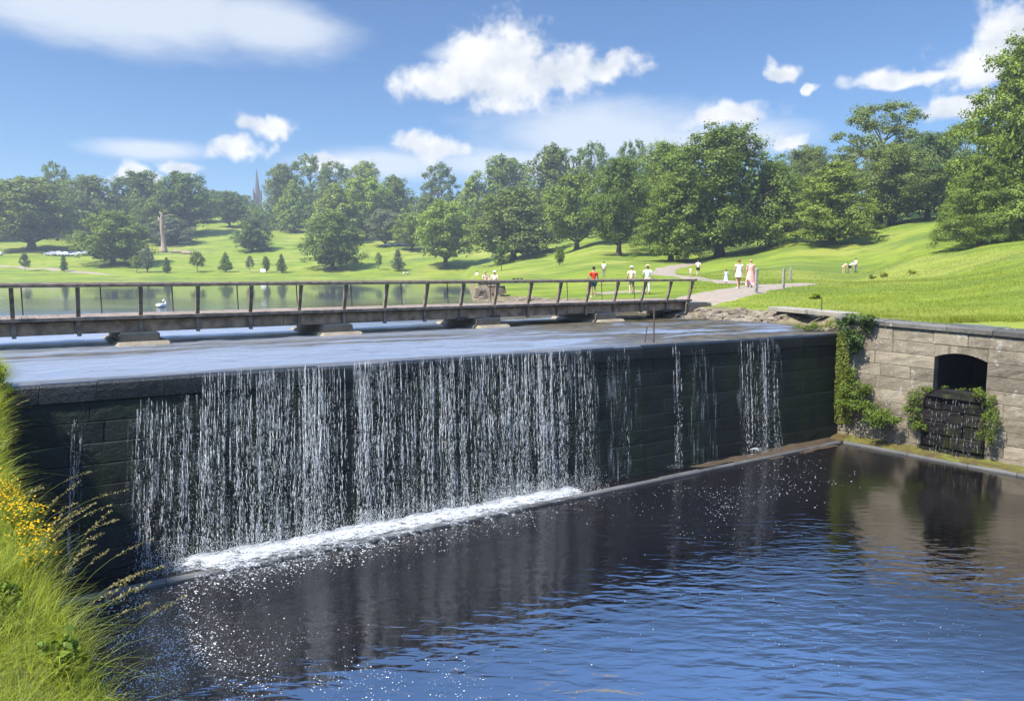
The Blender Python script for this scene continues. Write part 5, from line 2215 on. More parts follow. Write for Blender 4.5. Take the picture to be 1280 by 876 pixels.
def flecks():
    X, Y, R = [], [], []

    def add(n, xf, yf, r0, r1, clump=.5, f=2.0, seed=1):
        x, y = xf(n), yf(n)
        g = fbm(x * f, y * f, seed, 4)
        k = g > rng.uniform(clump - .18, clump + .18, n)
        X.append(x[k])
        Y.append(y[k])
        R.append(r0 + (r1 - r0) * rng.random(k.sum()) ** 3)
    # scum eddy by the near bank
    def pxpts(n, cx, cy, sx, sy, ang=0.0):
        a_, b_ = rng.normal(size=n) * sx, rng.normal(size=n) * sy
        px = cx + a_ * math.cos(ang) - b_ * math.sin(ang)
        py = cy + a_ * math.sin(ang) + b_ * math.cos(ang)
        k_ = (py > 520) & (py < 960)
        px, py = px[k_], py[k_]
        b = (438 - py) / F
        ry = math.cos(PITCH) + b * math.sin(PITCH)
        rz = -math.sin(PITCH) + b * math.cos(PITCH)
        k = -CAMZ / rz
        return (px - 640) / F * k, ry * k
    for n, cx, cy, sx, sy, an, r0, r1, cl, f, sd in (
            (10000, 195, 820, 90, 50, .25, .0025, .013, .53, 2.8, 1), (3000, 205, 805, 44, 30, 0, .003, .020, .50, 3.8, 2), (4500, 330, 865, 170, 30, 0, .0025, .013, .56, 2.4, 3), (2500, 250, 780, 130, 40, .1, .0025, .011, .57, 2.0, 12),
            (1200, 480, 690, 170, 26, -.22, .003, .011, .58, 1.6, 4), (1300, 860, 640, 60, 40, .5, .003, .012, .58, 1.4, 5), (900, 985, 590, 34, 16, 0, .005, .024, .52, 2.2, 7),
            (900, 1000, 800, 220, 70, 0, .003, .009, .60, 1.0, 8), (2000, 660, 640, 130, 12, -.25, .003, .018, .52, 1.6, 9), (5200, 370, 698, 150, 12, -.235, .004, .022, .45, 2.0, 10), (900, 900, 626, 40, 14, 0, .004, .018, .54, 1.2, 11)):
        x, y = pxpts(n, cx, cy, sx, sy, an)
        add(len(x), lambda m: x, lambda m: y, r0, r1, cl, f, sd)
    x, y, r = np.concatenate(X), np.concatenate(Y), np.concatenate(R)
    # keep on open water
    e = np.array([1.0, 0])
    dk = (x - K0[0]) * kn[0] + (y - K0[1]) * kn[1]
    dw = (x - K2[0]) * kn2[0] + (y - K2[1]) * kn2[1]
    ebx = np.interp(-y, -EDGE[:, 1], EDGE[:, 0])
    k = (dk > .05) & (dw > .05) & (x > ebx + .12)
    x, y, r = x[k], y[k], r[k]
    n = len(x)
    ang = rng.uniform(0, 2 * PI, n)
    asp = rng.uniform(.35, 1, n)
    V = np.zeros((n, 6, 3))
    for j in range(6):
        t = 2 * PI * j / 6
        rad = r * rng.uniform(.7, 1.2, n)
        a_, b_ = np.cos(t) * rad, np.sin(t) * rad * asp
        V[:, j, 0] = x + a_ * np.cos(ang) - b_ * np.sin(ang)
        V[:, j, 1] = y + a_ * np.sin(ang) + b_ * np.cos(ang)
        V[:, j, 2] = .006
    Fc = np.arange(n * 6).reshape(n, 6)
    o = np_mesh('foam_flecks', V.reshape(-1, 3), Fc, M_fleck)
    tag(o, 'flecks of foam and scum drifting on the dark pool', 'foam', kind='stuff')


flecks()

# thin trickles down the culvert chute
def trickle():
    n = 150
    t = T0 + .02 + (T1 - T0 - .04) * rng.random(n)
    t = np.round(t * 11) / 11 + rng.normal(size=n) * .012
    z = rng.uniform(.1, 1.9, n)
    V, Fs = [], []
    P = np.array([wT(a_, b_, .245 - .04 * (b_ / 2) + .03) for a_, b_ in zip(t, z)])
    ln = rng.uniform(.05, .22, n)
    wd = rng.uniform(.0012, .0026, n)
    A = np.array([wdir[0], wdir[1], 0])
    B = np.array([wn[0], wn[1], 0])
    Zv = np.array([0, 0, 1.])
    V = np.stack([P + Zv * ln[:, None] * .5, P + A * wd[:, None], P + B * wd[:, None], P - A * wd[:, None], P - B * wd[:, None], P - Zv * ln[:, None] * .5], 1)
    tri = np.array([[0, 1, 2], [0, 2, 3], [0, 3, 4], [0, 4, 1], [5, 2, 1], [5, 3, 2], [5, 4, 3], [5, 1, 4]])
    Fc = (np.arange(n)[:, None, None] * 6 + tri[None]).reshape(-1, 3)
    o = np_mesh('trickle', V.reshape(-1, 3), Fc, M_foam)
    tag(o, 'thin trickles of water down the culvert chute', 'water', kind='stuff')


trickle()

# ------------------------------------------------------------------ people
SKIN = simple('fair skin', (.52, .32, .23), .6, .08, 10)
SKIN2 = simple('tanned skin', (.42, .25, .17), .6, .08, 10)
M_eye = simple('eye', (.02, .015, .012), .2, 0)
HAIRS = {'brown': simple('brown hair', (.06, .035, .02), .7, .3, 30), 'dark': simple('dark hair', (.02, .015, .012), .7, .3, 30), 'red': simple('reddish hair', (.22, .085, .035), .7, .3, 30), 'fair': simple('fair hair', (.36, .26, .13), .7, .3, 30)}
CL = {k: cloth(k + ' cloth', v) for k, v in dict(red=(.72, .055, .025), white=(.80, .79, .77), cream=(.66, .56, .44), pink=(.75, .36, .30), paleblue=(.48, .55, .80), iceblue=(.66, .72, .84), navy=(.03, .035, .06), black=(.02, .02, .022),
                                                   grey=(.22, .22, .23), teal=(.03, .10, .10), beige=(.55, .43, .30), straw=(.66, .50, .28), salmon=(.70, .38, .27), stonewhite=(.62, .58, .50)).items()}


def skin_mesh(joints, edges, root, sub=1):
    names = list(joints)
    me = bpy.data.meshes.new('body')
    me.from_pydata([joints[k][0] for k in names], [(names.index(a), names.index(b)) for a, b in edges], [])
    o = bpy.data.objects.new('body', me)
    C.objects.link(o)
    o.modifiers.new('s', 'SKIN').use_smooth_shade = True
    sv = me.skin_vertices[0].data
    for i, k in enumerate(names):
        r = joints[k][1]
        sv[i].radius = (r, r) if not hasattr(r, '__len__') else r
        sv[i].use_root = (k == root)
    o.modifiers.new('u', 'SUBSURF').levels = sub
    dg = bpy.context.evaluated_depsgraph_get()
    dg.update()
    r = bpy.data.meshes.new_from_object(o.evaluated_get(dg))
    bpy.data.objects.remove(o)
    return r


def pose_joints(pose):
    J = {'pelvis': ((0, 0, .525), .060), 'waist': ((0, .004, .60), .056), 'chest': ((0, .008, .715), .066), 'neckb': ((0, .012, .815), .036), 'neck': ((0, .006, .855), .028), 'head': ((0, -.008, .915), .050), 'crown': ((0, -.002, .965), .040)}
    for sx, n in ((-1, 'l'), (1, 'r')):
        J['sh' + n] = ((sx * .105, .012, .795), .034)
        J['el' + n] = ((sx * .145, .018, .63), .024)
        J['wr' + n] = ((sx * .150, -.035, .49), .016)
        J['ha' + n] = ((sx * .148, -.050, .445), .017)
        J['hip' + n] = ((sx * .052, 0, .49), .054)
        J['kn' + n] = ((sx * .056, -.008, .275), .034)
        J['an' + n] = ((sx * .058, .012, .045), .022)
        J['to' + n] = ((sx * .066, -.075, .018), .018)
    def mv(k, d):
        p, r = J[k]
        J[k] = ((p[0] + d[0], p[1] + d[1], p[2] + d[2]), r)
    if pose == 'walk':
        mv('knl', (0, -.05, .01)); mv('anl', (0, -.085, .01)); mv('tol', (0, -.085, .012))
        mv('knr', (0, -.01, 0)); mv('anr', (0, .095, .03)); mv('tor', (0, .095, .0))
        mv('wrl', (0, .06, .01)); mv('hal', (0, .09, .02)); mv('wrr', (0, -.06, .03)); mv('har', (0, -.09, .05)); mv('ell', (0, .04, 0)); mv('elr', (0, -.02, 0))
    if pose == 'phone':        # one hand raised in front of the face
        mv('elr', (-.01, -.10, .05)); mv('wrr', (-.06, -.12, .30)); mv('har', (-.07, -.12, .36))
    if pose == 'bags':
        mv('elr', (.03, -.03, .0)); mv('wrr', (.03, -.12, .10)); mv('har', (.03, -.16, .09))
    if pose == 'sit':
        for k in list(J):
            if k[:2] not in ('kn', 'an', 'to'):
                mv(k, (0, .06, -.455))
        for sx, n in ((-1, 'l'), (1, 'r')):
            J['kn' + n] = ((sx * .085, -.17, .19), .036)
            J['an' + n] = ((sx * .09, -.27, .03), .022)
            J['to' + n] = ((sx * .10, -.35, .016), .018)
            J['el' + n] = ((sx * .15, -.02, .20), .024)
            J['wr' + n] = ((sx * .10, -.14, .20), .016)
            J['ha' + n] = ((sx * .09, -.18, .20), .017)
    if pose == 'bend':
        ang = math.radians(62)
        for k in list(J):
            p, r = J[k]
            if k in ('waist', 'chest', 'neckb', 'neck', 'head', 'crown') or k[:2] in ('sh', 'el', 'wr', 'ha'):
                y, z = p[1], p[2] - .52
                J[k] = ((p[0], y * math.cos(ang) - z * math.sin(ang), .52 + y * math.sin(ang) + z * math.cos(ang)), r)
        for n in 'lr':
            s_ = J['sh' + n][0]
            J['el' + n] = ((s_[0] * 1.1, s_[1] - .02, s_[2] - .16), .024)
            J['wr' + n] = ((s_[0] * 1.0, s_[1] - .06, s_[2] - .30), .016)
            J['ha' + n] = ((s_[0] * 1.0, s_[1] - .075, s_[2] - .345), .017)
    return J


def person(label, loc, H, rz, pose='stand', hair='brown', hat=None, top=None, bottom=None, dress=None, skin=None, group=None, stocky=1.0, child=False, longhair=False):
    skin = skin or SKIN
    J = pose_joints(pose)
    if child:
        J['head'] = (J['head'][0], .064)
        J['crown'] = (J['crown'][0], .054)
    E_ = [('pelvis', 'waist'), ('waist', 'chest'), ('chest', 'neckb'), ('neckb', 'neck'), ('neck', 'head'), ('head', 'crown')]
    for n in 'lr':
        E_ += [('chest', 'sh' + n), ('sh' + n, 'el' + n), ('el' + n, 'wr' + n), ('wr' + n, 'ha' + n), ('pelvis', 'hip' + n), ('hip' + n, 'kn' + n), ('kn' + n, 'an' + n), ('an' + n, 'to' + n)]
    S = lambda p: Vector((p[0] * H, p[1] * H, p[2] * H))
    Jh = {k: (S(p), (r * H * (stocky if k in ('pelvis', 'waist', 'chest') else 1))) for k, (p, r) in J.items()}
    r = empty('person', loc, rz)
    tag(r, label, 'person', group)
    me = skin_mesh(Jh, E_, 'pelvis')
    # fingers, nose and ears become part of the same body mesh
    m = MB()
    for n, sx in (('l', -1), ('r', 1)):
        w_, h_ = Vector(Jh['wr' + n][0]), Vector(Jh['ha' + n][0])
        d = (h_ - w_).normalized()
        sd = d.cross(Vector((1, 0, 0)))
        sd = sd.normalized() if sd.length > .1 else Vector((0, 1, 0))
        bend = Vector((-sx, 0, 0)) * .12
        for k, ln in ((-1.5, .030), (-.5, .036), (.5, .034), (1.5, .027)):
            b0 = h_ + sd * k * .0085 * H
            m.tube([b0, b0 + (d + bend) * ln * .6 * H, b0 + (d + bend * 2.5) * ln * 1.05 * H], [.0055 * H, .005 * H, .0032 * H], 5)
        t0 = h_ - d * .012 * H + sd * .014 * H
        m.tube([t0, t0 + (d * .6 + sd * .8) * .02 * H, t0 + (d * .9 + sd * .5) * .036 * H], [.006 * H, .0055 * H, .0035 * H], 5)
    hd = Vector(Jh['head'][0])
    hr = Jh['head'][1]
    fwd = Vector((0, -1, 0))
    if pose == 'bend':
        fwd = Vector((0, -.55, -.83))
    upv = (Vector(Jh['crown'][0]) - hd).normalized()
    m.ball(hd + fwd * hr * 1.02 - upv * hr * .12, (hr * .16, hr * .22, hr * .24), 6, 5)
    for sx in (-1, 1):
        m.ball(hd + Vector((sx * hr * 1.0, 0, 0)) - upv * hr * .1, (hr * .12, hr * .2, hr * .28), 6, 5)
    bm = bmesh.new()
    bm.from_mesh(me)
    tmp = bpy.data.meshes.new('t')
    tmp.from_pydata(m.v, [], m.f)
    bm.from_mesh(tmp)
    bm.to_mesh(me)
    bm.free()
    bpy.data.meshes.remove(tmp)
    link('body', me, skin, r, True)
    # eyes
    for sx in (-1, 1):
        m = MB()
        m.ball(hd + fwd * hr * .93 + Vector((sx * hr * .36, 0, 0)) + upv * hr * .10, hr * .12, 6, 4)
        m.build('eye', M_eye, r)
    # hair
    m = MB()
    cr = Vector(Jh['crown'][0])
    m.ball(hd * .45 + cr * .55 - fwd * hr * .22, (hr * 1.10, hr * 1.12, hr * 1.02), 10, 7, .04)
    if longhair:
        m.rings([(hd.x, hd.y + hr * .75, hd.z - hr * 2.4, hr * .75, hr * .35), (hd.x, hd.y + hr * .7, hd.z - hr * .8, hr * 1.0, hr * .5), (hd.x, hd.y + hr * .5, hd.z + hr * .5, hr * 1.0, hr * .7)], 10)
    m.build('hair', HAIRS[hair], r, True)
    if hat:
        m = MB()
        z0 = hd.z + hr * .55
        R = hr * (2.3 if hat == 'wide' else 1.75)
        m.rings([(hd.x, hd.y, z0 - hr * .14, R, R), (hd.x, hd.y, z0, R * .98, R * .98), (hd.x, hd.y, z0 + hr * .06, hr * 1.22, hr * 1.25), (hd.x, hd.y, z0 + hr * .8, hr * 1.08, hr * 1.12), (hd.x, hd.y, z0 + hr * 1.05, hr * .7, hr * .75)], 14)
        m.build('hat', CL['straw' if hat == 'wide' else 'stonewhite'], r, True)

    def garment(name, names, edges, scale, mat, ends):
        G = {}
        for k in names:
            p, rad = Jh[k]
            G[k] = (Vector(p), rad * scale)
        for k, (a_, b_, t, s_) in ends.items():
            p = Vector(Jh[a_][0]).lerp(Vector(Jh[b_][0]), t)
            G[k] = (p, (Jh[a_][1] * (1 - t) + Jh[b_][1] * t) * s_)
        link(name, skin_mesh(G, edges, names[0]), mat, r, True)
    if top:
        sl_ = .62
        garment('shirt', ['chest', 'waist', 'neckb', 'shl', 'shr'], [('hem', 'waist'), ('waist', 'chest'), ('chest', 'neckb'), ('chest', 'shl'), ('chest', 'shr'), ('shl', 'sll'), ('shr', 'slr')], 1.20, CL[top],
                {'hem': ('waist', 'pelvis', 1.0, 1.25), 'sll': ('shl', 'ell', sl_, 1.5), 'slr': ('shr', 'elr', sl_, 1.5)})
    if bottom:
        colr, ln = bottom
        ends = {}
        ed = [('pelvis', 'hipl'), ('pelvis', 'hipr')]
        if ln == 'short':
            ends = {'tl': ('hipl', 'knl', .75, 1.32), 'tr': ('hipr', 'knr', .75, 1.32)}
            ed += [('hipl', 'tl'), ('hipr', 'tr')]
            garment('shorts', ['pelvis', 'hipl', 'hipr'], ed, 1.16, CL[colr], ends)
        else:
            ends = {'tl': ('knl', 'anl', .92, 1.55), 'tr': ('knr', 'anr', .92, 1.55)}
            ed += [('hipl', 'knl'), ('hipr', 'knr'), ('knl', 'tl'), ('knr', 'tr')]
            garment('trousers', ['pelvis', 'hipl', 'hipr', 'knl', 'knr'], ed, 1.18, CL[colr], ends)
    if dress:
        colr, hem = dress
        m = MB()
        prof = [(.80, .070, .050), (.765, .104, .064), (.70, .098, .076), (.62, .080, .070), (.55, .096, .082), (.48, .112, .094), (.36, .128, .112), (.22, .142, .125), (.10, .150, .132)]
        rs = [q for q in prof if q[0] >= hem]
        lastp = rs[-1]
        rs.append((hem, lastp[1] * 1.06, lastp[2] * 1.06))
        nn = 16
        vs = []
        for j, (z, rx, ry) in enumerate(rs):
            for k in range(nn):
                t = 2 * PI * k / nn
                fl_ = 1 + .07 * math.sin(t * 5 + j * .3) * max(0, (.6 - z) / .5)
                vs.append((rx * math.cos(t) * H * fl_ * stocky, (ry * math.sin(t) * fl_ * stocky + .006) * H, z * H))
        fs = [tuple(range(nn))]
        for i in range(len(rs) - 1):
            for k in range(nn):
                fs.append((i * nn + k, i * nn + (k + 1) % nn, (i + 1) * nn + (k + 1) % nn, (i + 1) * nn + k))
        m.add(vs, fs)
        for n in 'lr':
            a_, b_ = Vector(Jh['sh' + n][0]), Vector(Jh['el' + n][0])
            m.tube([a_.lerp(Vector(Jh['chest'][0]), .25) + Vector((0, 0, .01 * H)), a_, a_.lerp(b_, .30)], [.040 * H, .043 * H, .040 * H], 9)
        m.build('dress', CL[colr], r, True)
    if pose != 'sit' or True:
        m = MB()
        for n in 'lr':
            a_, t_ = Vector(Jh['an' + n][0]), Vector(Jh['to' + n][0])
            c_ = a_.lerp(t_, .55)
            m.ball((c_.x, c_.y, max(.022 * H, c_.z - .006 * H)), (.026 * H, .072 * H, .024 * H), 8, 5)
        m.build('shoes', CL['black' if bottom and bottom[1] != 'short' else 'stonewhite'], r, True)
    return r


def stand(px, D, rz_deg, H, label, **kw):
    X, Y = gpt(px, D)
    return person(label, (X, Y, gz(X, Y) + .02), H, R_(rz_deg), **kw)


stand(741, 44.0, 200, 1.83, 'person in a bright red shirt walking beyond the bridge railing', pose='bags', hair='dark', top='red', bottom=('teal', 'short'), skin=SKIN2)
stand(788, 44.5, 175, 1.68, 'person in a pale sun hat and cream top with dark shorts by the bridge railing', pose='walk', hat='small', hair='fair', top='cream', bottom=('grey', 'short'))
stand(808, 43.5, 160, 1.74, 'person in a wide straw hat and pale blue white shirt with light trousers', pose='bags', hat='wide', hair='brown', top='iceblue', bottom=('stonewhite', 'long'))
stand(905, 50.5, 170, 1.02, 'small child in a pale blue dress walking ahead of the two women', pose='stand', hair='red', dress=('paleblue', .22), child=True)
stand(920.5, 44.3, 190, 1.77, 'woman in a short white dress on the gravel path', pose='walk', hair='red', dress=('white', .40), skin=SKIN2).name
stand(935, 45.0, 185, 1.72, 'woman in a long pink dress on the gravel path beside the post', pose='stand', hair='fair', dress=('pink', .10), stocky=1.1)
stand(870, 78, 160, 1.72, 'person in a white top and black shorts further back on the track', pose='walk', hair='dark', top='white', bottom=('black', 'short'))
stand(861, 76, 160, 1.05, 'toddler in pale clothes beside the person in white on the track', pose='stand', hair='fair', top='stonewhite', bottom=('stonewhite', 'short'), child=True)
stand(753.5, 70, 150, 1.45, 'smaller person in white and grey just right of the person in red', pose='stand', hair='dark', top='white', bottom=('grey', 'long'))
stand(1050, 86, 120, 1.60, 'person bending right over towards the grass, leftmost of the three on the slope', pose='bend', hair='dark', top='salmon', bottom=('salmon', 'short'))
stand(1057.5, 86.5, 110, 1.70, 'person in white stooping in the middle of the three on the slope', pose='bend', hair='fair', top='white', bottom=('black', 'short'))
stand(1065, 87, 100, 1.72, 'person standing upright in white and grey, right end of the three on the slope', pose='stand', hair='dark', top='white', bottom=('grey', 'long'))
stand(506, 236, 0, 1.7, 'tiny far person all in white sitting on grass left of the bright lime tree', pose='sit', hair='fair', top='white', bottom=('stonewhite', 'long'))
stand(511, 236, 20, 1.7, 'tiny far person in white and black sitting left of the bright lime tree', pose='sit', hair='dark', top='white', bottom=('black', 'long'))
stand(596.5, 120, 10, 1.7, 'person in white sitting alone on the grass left of the old stone block', pose='sit', hair='dark', top='white', bottom=('stonewhite', 'long'))

# ------------------------------------------------------------------ old stone block with a seated pair
X0, Y0 = gpt(611, 50.5)
zb = gz(X0, Y0)
m = MB()
random.seed(31)
m.box((0, 0, .42), (2.15, 1.5, 1.1), 0, .14, taper=.80)
m.box((.75, -.18, .50), (1.2, 1.3, .62), 0, .08)
m.box((-.55, -.35, .2), (1.0, 1.0, .8), .3, .16)
for i, q in enumerate(m.v):
    m.v[i] = (q[0] + random.uniform(-.10, .10), q[1] + random.uniform(-.10, .10), q[2] + random.uniform(-.03, .03))
sb = m.build('stone_block', M_rock)
sb.location = (X0, Y0, zb - .1)
sb.scale = (.84, .84, .92)
tag(sb, 'old weathered stone block on the lake bank with two people sitting on top', 'stone block')
pz_ = zb + .765
person('person in a beige top sitting on the old stone block, left of the pair', (X0 - .18, Y0 - .05, pz_), 1.65, R_(25), pose='sit', hair='fair', top='beige', bottom=('beige', 'long'))
person('person in a pale sun hat sitting on the old stone block, right of the pair', (X0 + .38, Y0 + .05, pz_), 1.68, R_(-15), pose='sit', hair='fair', hat='small', top='cream', bottom=('beige', 'long'))

# ------------------------------------------------------------------ birds
M_swan = simple('white feathers', (.80, .80, .78), .7, .06, 10)
M_beak = simple('orange beak', (.55, .22, .04), .5, .1)
M_duck = simple('dark brown feathers', (.045, .035, .028), .7, .3, 12)


def bird(name, label, cat, loc, rz, L_, mat, neck, group=None, beak=M_beak):
    r = empty(name, loc, rz)
    tag(r, label, cat, group)
    m = MB()
    rs = []
    n = 12
    vs = []
    prof = [(-.52, .02, .24), (-.40, .10, .20), (-.20, .20, .19), (0, .235, .185), (.2, .20, .18), (.36, .12, .19), (.44, .03, .20)]
    for y, rad, zc in prof:
        for k in range(n):
            t = 2 * PI * k / n
            vs.append((rad * math.cos(t) * L_, y * L_, (zc + rad * .85 * math.sin(t)) * L_))
    fs = [tuple(range(n - 1, -1, -1)), tuple((len(prof) - 1) * n + k for k in range(n))]
    for i in range(len(prof) - 1):
        for k in range(n):
            fs.append((i * n + k, i * n + (k + 1) % n, (i + 1) * n + (k + 1) % n, (i + 1) * n + k))
    m.add(vs, fs)
    pts = [Vector(p) * L_ for p in neck]
    m.tube(pts, [.085 * L_, .06 * L_, .045 * L_, .042 * L_, .05 * L_, .03 * L_][:len(pts)], 9)
    hd = pts[-1]
    m.ball(hd, (.055 * L_, .085 * L_, .055 * L_), 9, 6)
    m.build('body', mat, r, True)
    m = MB()
    m.tube([hd + Vector((0, -.06, 0)) * L_, hd + Vector((0, -.17, -.03)) * L_], [.03 * L_, .008 * L_], 7)
    m.build('beak', beak, r)
    for sx in (-1, 1):
        m = MB()
        m.ball((sx * .19 * L_, .06 * L_, .24 * L_), (.06 * L_, .36 * L_, .15 * L_), 9, 6)
        m.build('wing', mat, r, True)
    return r


p = hit(202, 384, 3.53)
bird('swan', 'white swan preening on the lake behind the bridge railing', 'swan', (p[0], p[1], 3.47), R_(165), .72, M_swan, [(0, -.40, .26), (0, -.50, .42), (0, -.44, .60), (0, -.30, .66), (0, -.20, .58)])
for i, px in enumerate((642.5, 647.5, 652)):
    X, Y = gpt(px, 92)
    bird('duck', ['dark duck on the grass right of the stone block, left one of three', 'dark duck on the grass right of the stone block, middle one of three', 'dark duck on the grass right of the stone block, right one of three'][i], 'duck',
         (X, Y, gz(X, Y) + .02), R_(90 + 60 * i), .50, M_duck, [(0, -.38, .26), (0, -.44, .36), (0, -.46, .46)], 'ducks on the far lawn')

# ------------------------------------------------------------------ dead trunk, spire, board, logs
X, Y = gpt(210, 298)
z = gz(X, Y)
H = at_depth(210, 266, 298)[2] - z
r = empty('dead_tree', (X, Y, z))
tag(r, 'tall pale bare dead tree trunk standing on the left hillside', 'dead tree')
m = MB()
m.tube([(0, 0, -.5), (.05, 0, H * .06), (.0, 0, H * .16), (.12, 0, H * .35), (-.05, 0, H * .6), (.05, 0, H * .8), (.3, 0, H * .93), (.2, 0, H)], [1.8, 1.5, .95, .85, .72, .80, .55, .2], 10)
m.tube([(.0, 0, H * .52), (.9, .1, H * .60), (1.3, .1, H * .67)], [.4, .3, .1], 7)
m.tube([(.1, 0, H * .93), (-.5, 0, H * .99), (-.7, 0, H * 1.03)], [.35, .25, .06], 7)
for i, q in enumerate(m.v):
    m.v[i] = (q[0] + random.uniform(-.24, .24), q[1] + random.uniform(-.24, .24), q[2])
m.build('trunk', M_deadwood, r, True)
m = MB()
m.tube([(.2, 0, H * .90), (3, 0, H * .94), (6.2, .3, H * .93)], [.22, .14, .05], 7)
m.build('branch', M_deadwood, r, True)
m = MB()
m.tube([(-.1, 0, H * .72), (-1.2, .2, H * .84), (-1.5, .2, H * .90)], [.5, .4, .15], 7)
m.build('branch', M_deadwood, r, True)
for i, (px, D, L_, rz, lab) in enumerate(((230, 296, 6.5, .1, 'long grey felled log lying right of the dead trunk'), (239, 292, 4.2, -.3, 'shorter felled log further right of the dead trunk'))):
    X, Y = gpt(px, D)
    m = MB()
    m.tube([(-L_ / 2, 0, .45), (0, .1, .5), (L_ / 2, 0, .42)], [.55, .5, .4], 9)
    m.tube([(.3, .1, .6), (1.2, .4, 1.3)], [.2, .1], 6)
    o = m.build('felled_log', M_deadwood)
    o.location = (X, Y, gz(X, Y))
    o.rotation_euler = (0, 0, rz)
    tag(o, lab, 'log')

X, Y = gpt(328.5, 640)
M_spire = simple('grey church stone', (.10, .09, .075), .9, .2, .6)
zt = at_depth(328.5, 211, 640)[2]
zb = at_depth(328.5, 243, 640)[2]
r = empty('church_spire', (X, Y, zb - 24))
tag(r, 'slender stone church spire rising above the far wood', 'church spire')
m = MB()
m.box((0, 0, 12), (6.4, 6.4, 24), .3, .1)
for a_ in range(4):
    t = .3 + PI / 4 + a_ * PI / 2
    m.tube([(math.cos(t) * 4.2, math.sin(t) * 4.2, 20), (math.cos(t) * 4.2, math.sin(t) * 4.2, 25.5), (math.cos(t) * 4.2, math.sin(t) * 4.2, 29)], [.8, .7, .05], 6)
m.build('tower', M_spire, r)
m = MB()
m.rings([(0, 0, 24.01, 2.5, 2.5), (0, 0, 24 + (zt - zb) * .96, .22, .22), (0, 0, 24 + (zt - zb), .05, .05)], 8)
m.build('spire', M_spire, r)
for k in range(4):
    t = .3 + k * PI / 2
    m = MB()
    m.box((0, 0, 0), (1.3, .5, 5), 0)
    o = m.build('louvre', simple('dark louvre', (.03, .03, .03)) if k == 0 else bpy.data.materials['dark louvre'], r)
    o.location = (math.cos(t - PI / 2) * 3.1, math.sin(t - PI / 2) * 3.1, 19)
    o.rotation_euler = (0, 0, t)

X, Y = gpt(332, 238)
r = empty('notice_board', (X, Y, gz(X, Y)))
tag(r, 'small white notice board on two posts on the far shore', 'notice board')
m = MB()
m.box((0, 0, 1.0), (1.7, .08, 1.0), 0, .02)
m.build('panel', CL['white'], r)
for sx in (-1, 1):
    m = MB()
    m.box((sx * .7, .1, .5), (.1, .1, 1.4), 0, .01)
    m.build('post', M_postgrey, r)

# ------------------------------------------------------------------ parked cars, far off
M_tyre = simple('black tyre', (.02, .02, .02), .8, .1)
M_glass = simple('dark car glass', (.02, .025, .03), .1, .1, spec=.6)
M_lamp = simple('headlamp', (.7, .7, .7), .2, .05)
M_rim = simple('wheel rim', (.4, .4, .4), .4, .1, metal=.6)
PAINT = [simple('white car paint', (.78, .78, .78), .25, .03, spec=.5), simple('silver car paint', (.45, .47, .50), .3, .05, spec=.5), simple('dark blue car paint', (.03, .05, .10), .25, .05, spec=.5), simple('red car paint', (.30, .03, .03), .25, .05, spec=.5)]


def car(px, D, rz, paint, label):
    X, Y = gpt(px, D)
    r = empty('parked_car', (X, Y, gz(X, Y) + .03), rz)
    tag(r, label, 'car', 'cars parked along the far hillside')
    m = MB()
    body = [(-2.15, .30), (-2.2, .62), (-2.1, .86), (-1.15, .96), (1.6, 1.0), (2.1, .95), (2.18, .6), (2.12, .30), (1.72, .28), (1.55, .52), (1.3, .6), (1.05, .52), (.9, .28), (-.95, .28), (-1.1, .52), (-1.35, .6), (-1.6, .52), (-1.75, .28)]
    m.prism(body, -.86, .86)
    cab = [(-1.05, .97), (-.45, 1.40), (.1, 1.48), (1.0, 1.44), (1.75, 1.0)]
    n = len(cab)
    vs = [(x, -.80 + .16 * (z > 1.1), z) for x, z in cab] + [(x, .80 - .16 * (z > 1.1), z) for x, z in cab]
    m.add(vs, [tuple(range(n)), tuple(range(2 * n - 1, n - 1, -1))] + [(i, n + i, n + (i + 1) % n, (i + 1) % n) for i in range(n)])
    m.build('body', PAINT[paint], r)
    for sy in (-1, 1):
        g = MB()
        q = [(-.85, 1.04), (-.38, 1.37), (.25, 1.42), (.25, 1.04)]
        q2 = [(.33, 1.04), (.33, 1.42), (.92, 1.39), (1.45, 1.04)]
        for w_ in (q, q2):
            vs = [(x, sy * (.79 - .16 * max(0, (z - 1.0) / .43)) + sy * .012, z) for x, z in w_]
            vs += [(x, y - sy * .03, z) for x, y, z in vs]
            g.add(vs, [(0, 1, 2, 3), (7, 6, 5, 4)] + [(i, 4 + i, 4 + (i + 1) % 4, (i + 1) % 4) for i in range(4)])
        g.build('window', M_glass, r)
    g = MB()
    g.add([(-.99, -.70, 1.03), (-.99, .70, 1.03), (-.51, .58, 1.37), (-.51, -.58, 1.37)], [(0, 1, 2, 3)])
    o = g.build('windscreen', M_glass, r)
    o.location = (-.02, 0, .015)
    for sx in (-1.35, 1.30):
        for sy in (-1, 1):
            g = MB()
            g.tube([(sx, sy * .66, .32), (sx, sy * .88, .32)], .32, 16)
            wv = g.build('wheel', M_tyre, r)
            g = MB()
            g.tube([(sx, sy * .881, .32), (sx, sy * .89, .32)], .20, 12)
            g.build('rim', M_rim, wv)
    for sy in (-1, 1):
        g = MB()
        g.ball((-2.10, sy * .62, .70), (.10, .18, .10), 8, 5)
        g.build('headlight', M_lamp, r)
    return r


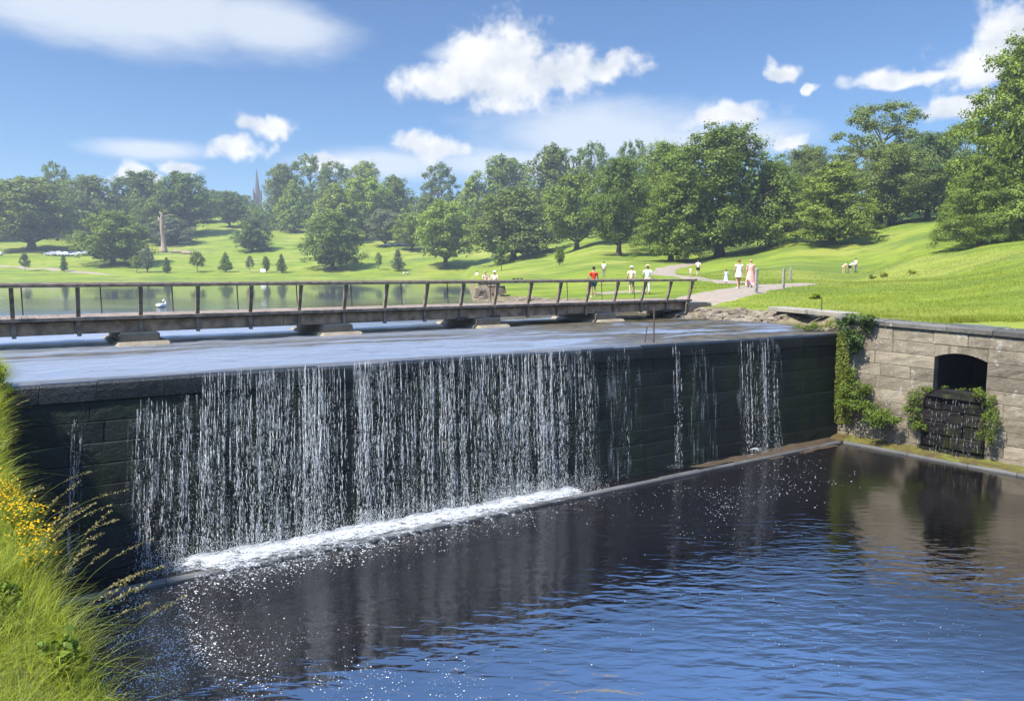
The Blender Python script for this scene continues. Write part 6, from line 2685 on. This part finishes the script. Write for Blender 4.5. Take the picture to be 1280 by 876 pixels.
CARS = [(71, 284, 0, 'silver car at the left end of the parked row under the broad olive tree', 1), (79, 285, .1, 'white car second from the left in the row under the broad olive tree', 0), (87, 284, 0, 'white car in the middle of the row under the broad olive tree', 0),
        (95, 285, 0, 'dark blue car in the row under the broad olive tree', 2), (103, 284, .1, 'white car second from the right in the row under the broad olive tree', 0), (111, 285, 0, 'silver car at the right end of the row under the broad olive tree', 1),
        (188, 300, 1.2, 'white car half hidden at the right side of the bush-like tree', 0), (4, 284, 0, 'white car by the left edge behind the broad olive tree', 0), (237, 322, .2, 'lone silver car on the grass behind the dead trunk', 1),
        (489, 300, 0, 'white car at the left end of the row behind the lime tree', 0), (497, 300, 0, 'silver car second in the row behind the lime tree', 1), (505, 301, 0, 'white car third in the row behind the lime tree', 0), (513, 300, 0, 'white car at the right end of the row behind the lime tree', 0)]
for px, D, rz, lab, pt in CARS:
    car(px, D, rz, pt, lab)

# ------------------------------------------------------------------ haze
if True:
    hz = MB()
    hz.add([(-1300, -60, -2.2), (1300, -60, -2.2), (1300, 1150, -2.2), (-1300, 1150, -2.2), (-1300, -60, 82), (1300, -60, 82), (1300, 1150, 82), (-1300, 1150, 82)],
           [(3, 2, 1, 0), (4, 5, 6, 7), (0, 1, 5, 4), (1, 2, 6, 5), (2, 3, 7, 6), (3, 0, 4, 7)])
    m_ = bpy.data.materials.new('haze air')
    m_.use_nodes = True
    nt = NT(m_.node_tree)
    m_.node_tree.nodes.remove(m_.node_tree.nodes['Principled BSDF'])
    pv = nt.node('ShaderNodeVolumePrincipled')
    pv.inputs['Color'].default_value = (.86, .92, 1.0, 1)
    pv.inputs['Density'].default_value = .00042
    pv.inputs['Anisotropy'].default_value = .2
    nt.l.new(pv.outputs[0], m_.node_tree.nodes['Material Output'].inputs['Volume'])
    o = hz.build('haze', m_)
    tag(o, 'thin summer haze over the lake and woods', 'haze', kind='stuff')

# ------------------------------------------------------------------ output settings
sc.view_settings.view_transform = 'Standard'
sc.view_settings.look = 'None'
sc.view_settings.gamma = 1.0
sc.view_settings.exposure = 1.48
sc.view_settings.use_curve_mapping = False
sc.cycles.use_denoising = True
try:
    sc.cycles.denoiser = 'OPENIMAGEDENOISE'
except Exception:
    pass
sc.cycles.max_bounces = 6
sc.cycles.diffuse_bounces = 3
sc.cycles.glossy_bounces = 3
sc.cycles.transmission_bounces = 4
sc.cycles.transparent_max_bounces = 8
sc.cycles.volume_bounces = 0
sc.cycles.caustics_reflective = False
sc.cycles.caustics_refractive = False
sc.cycles.sample_clamp_indirect = 4.0
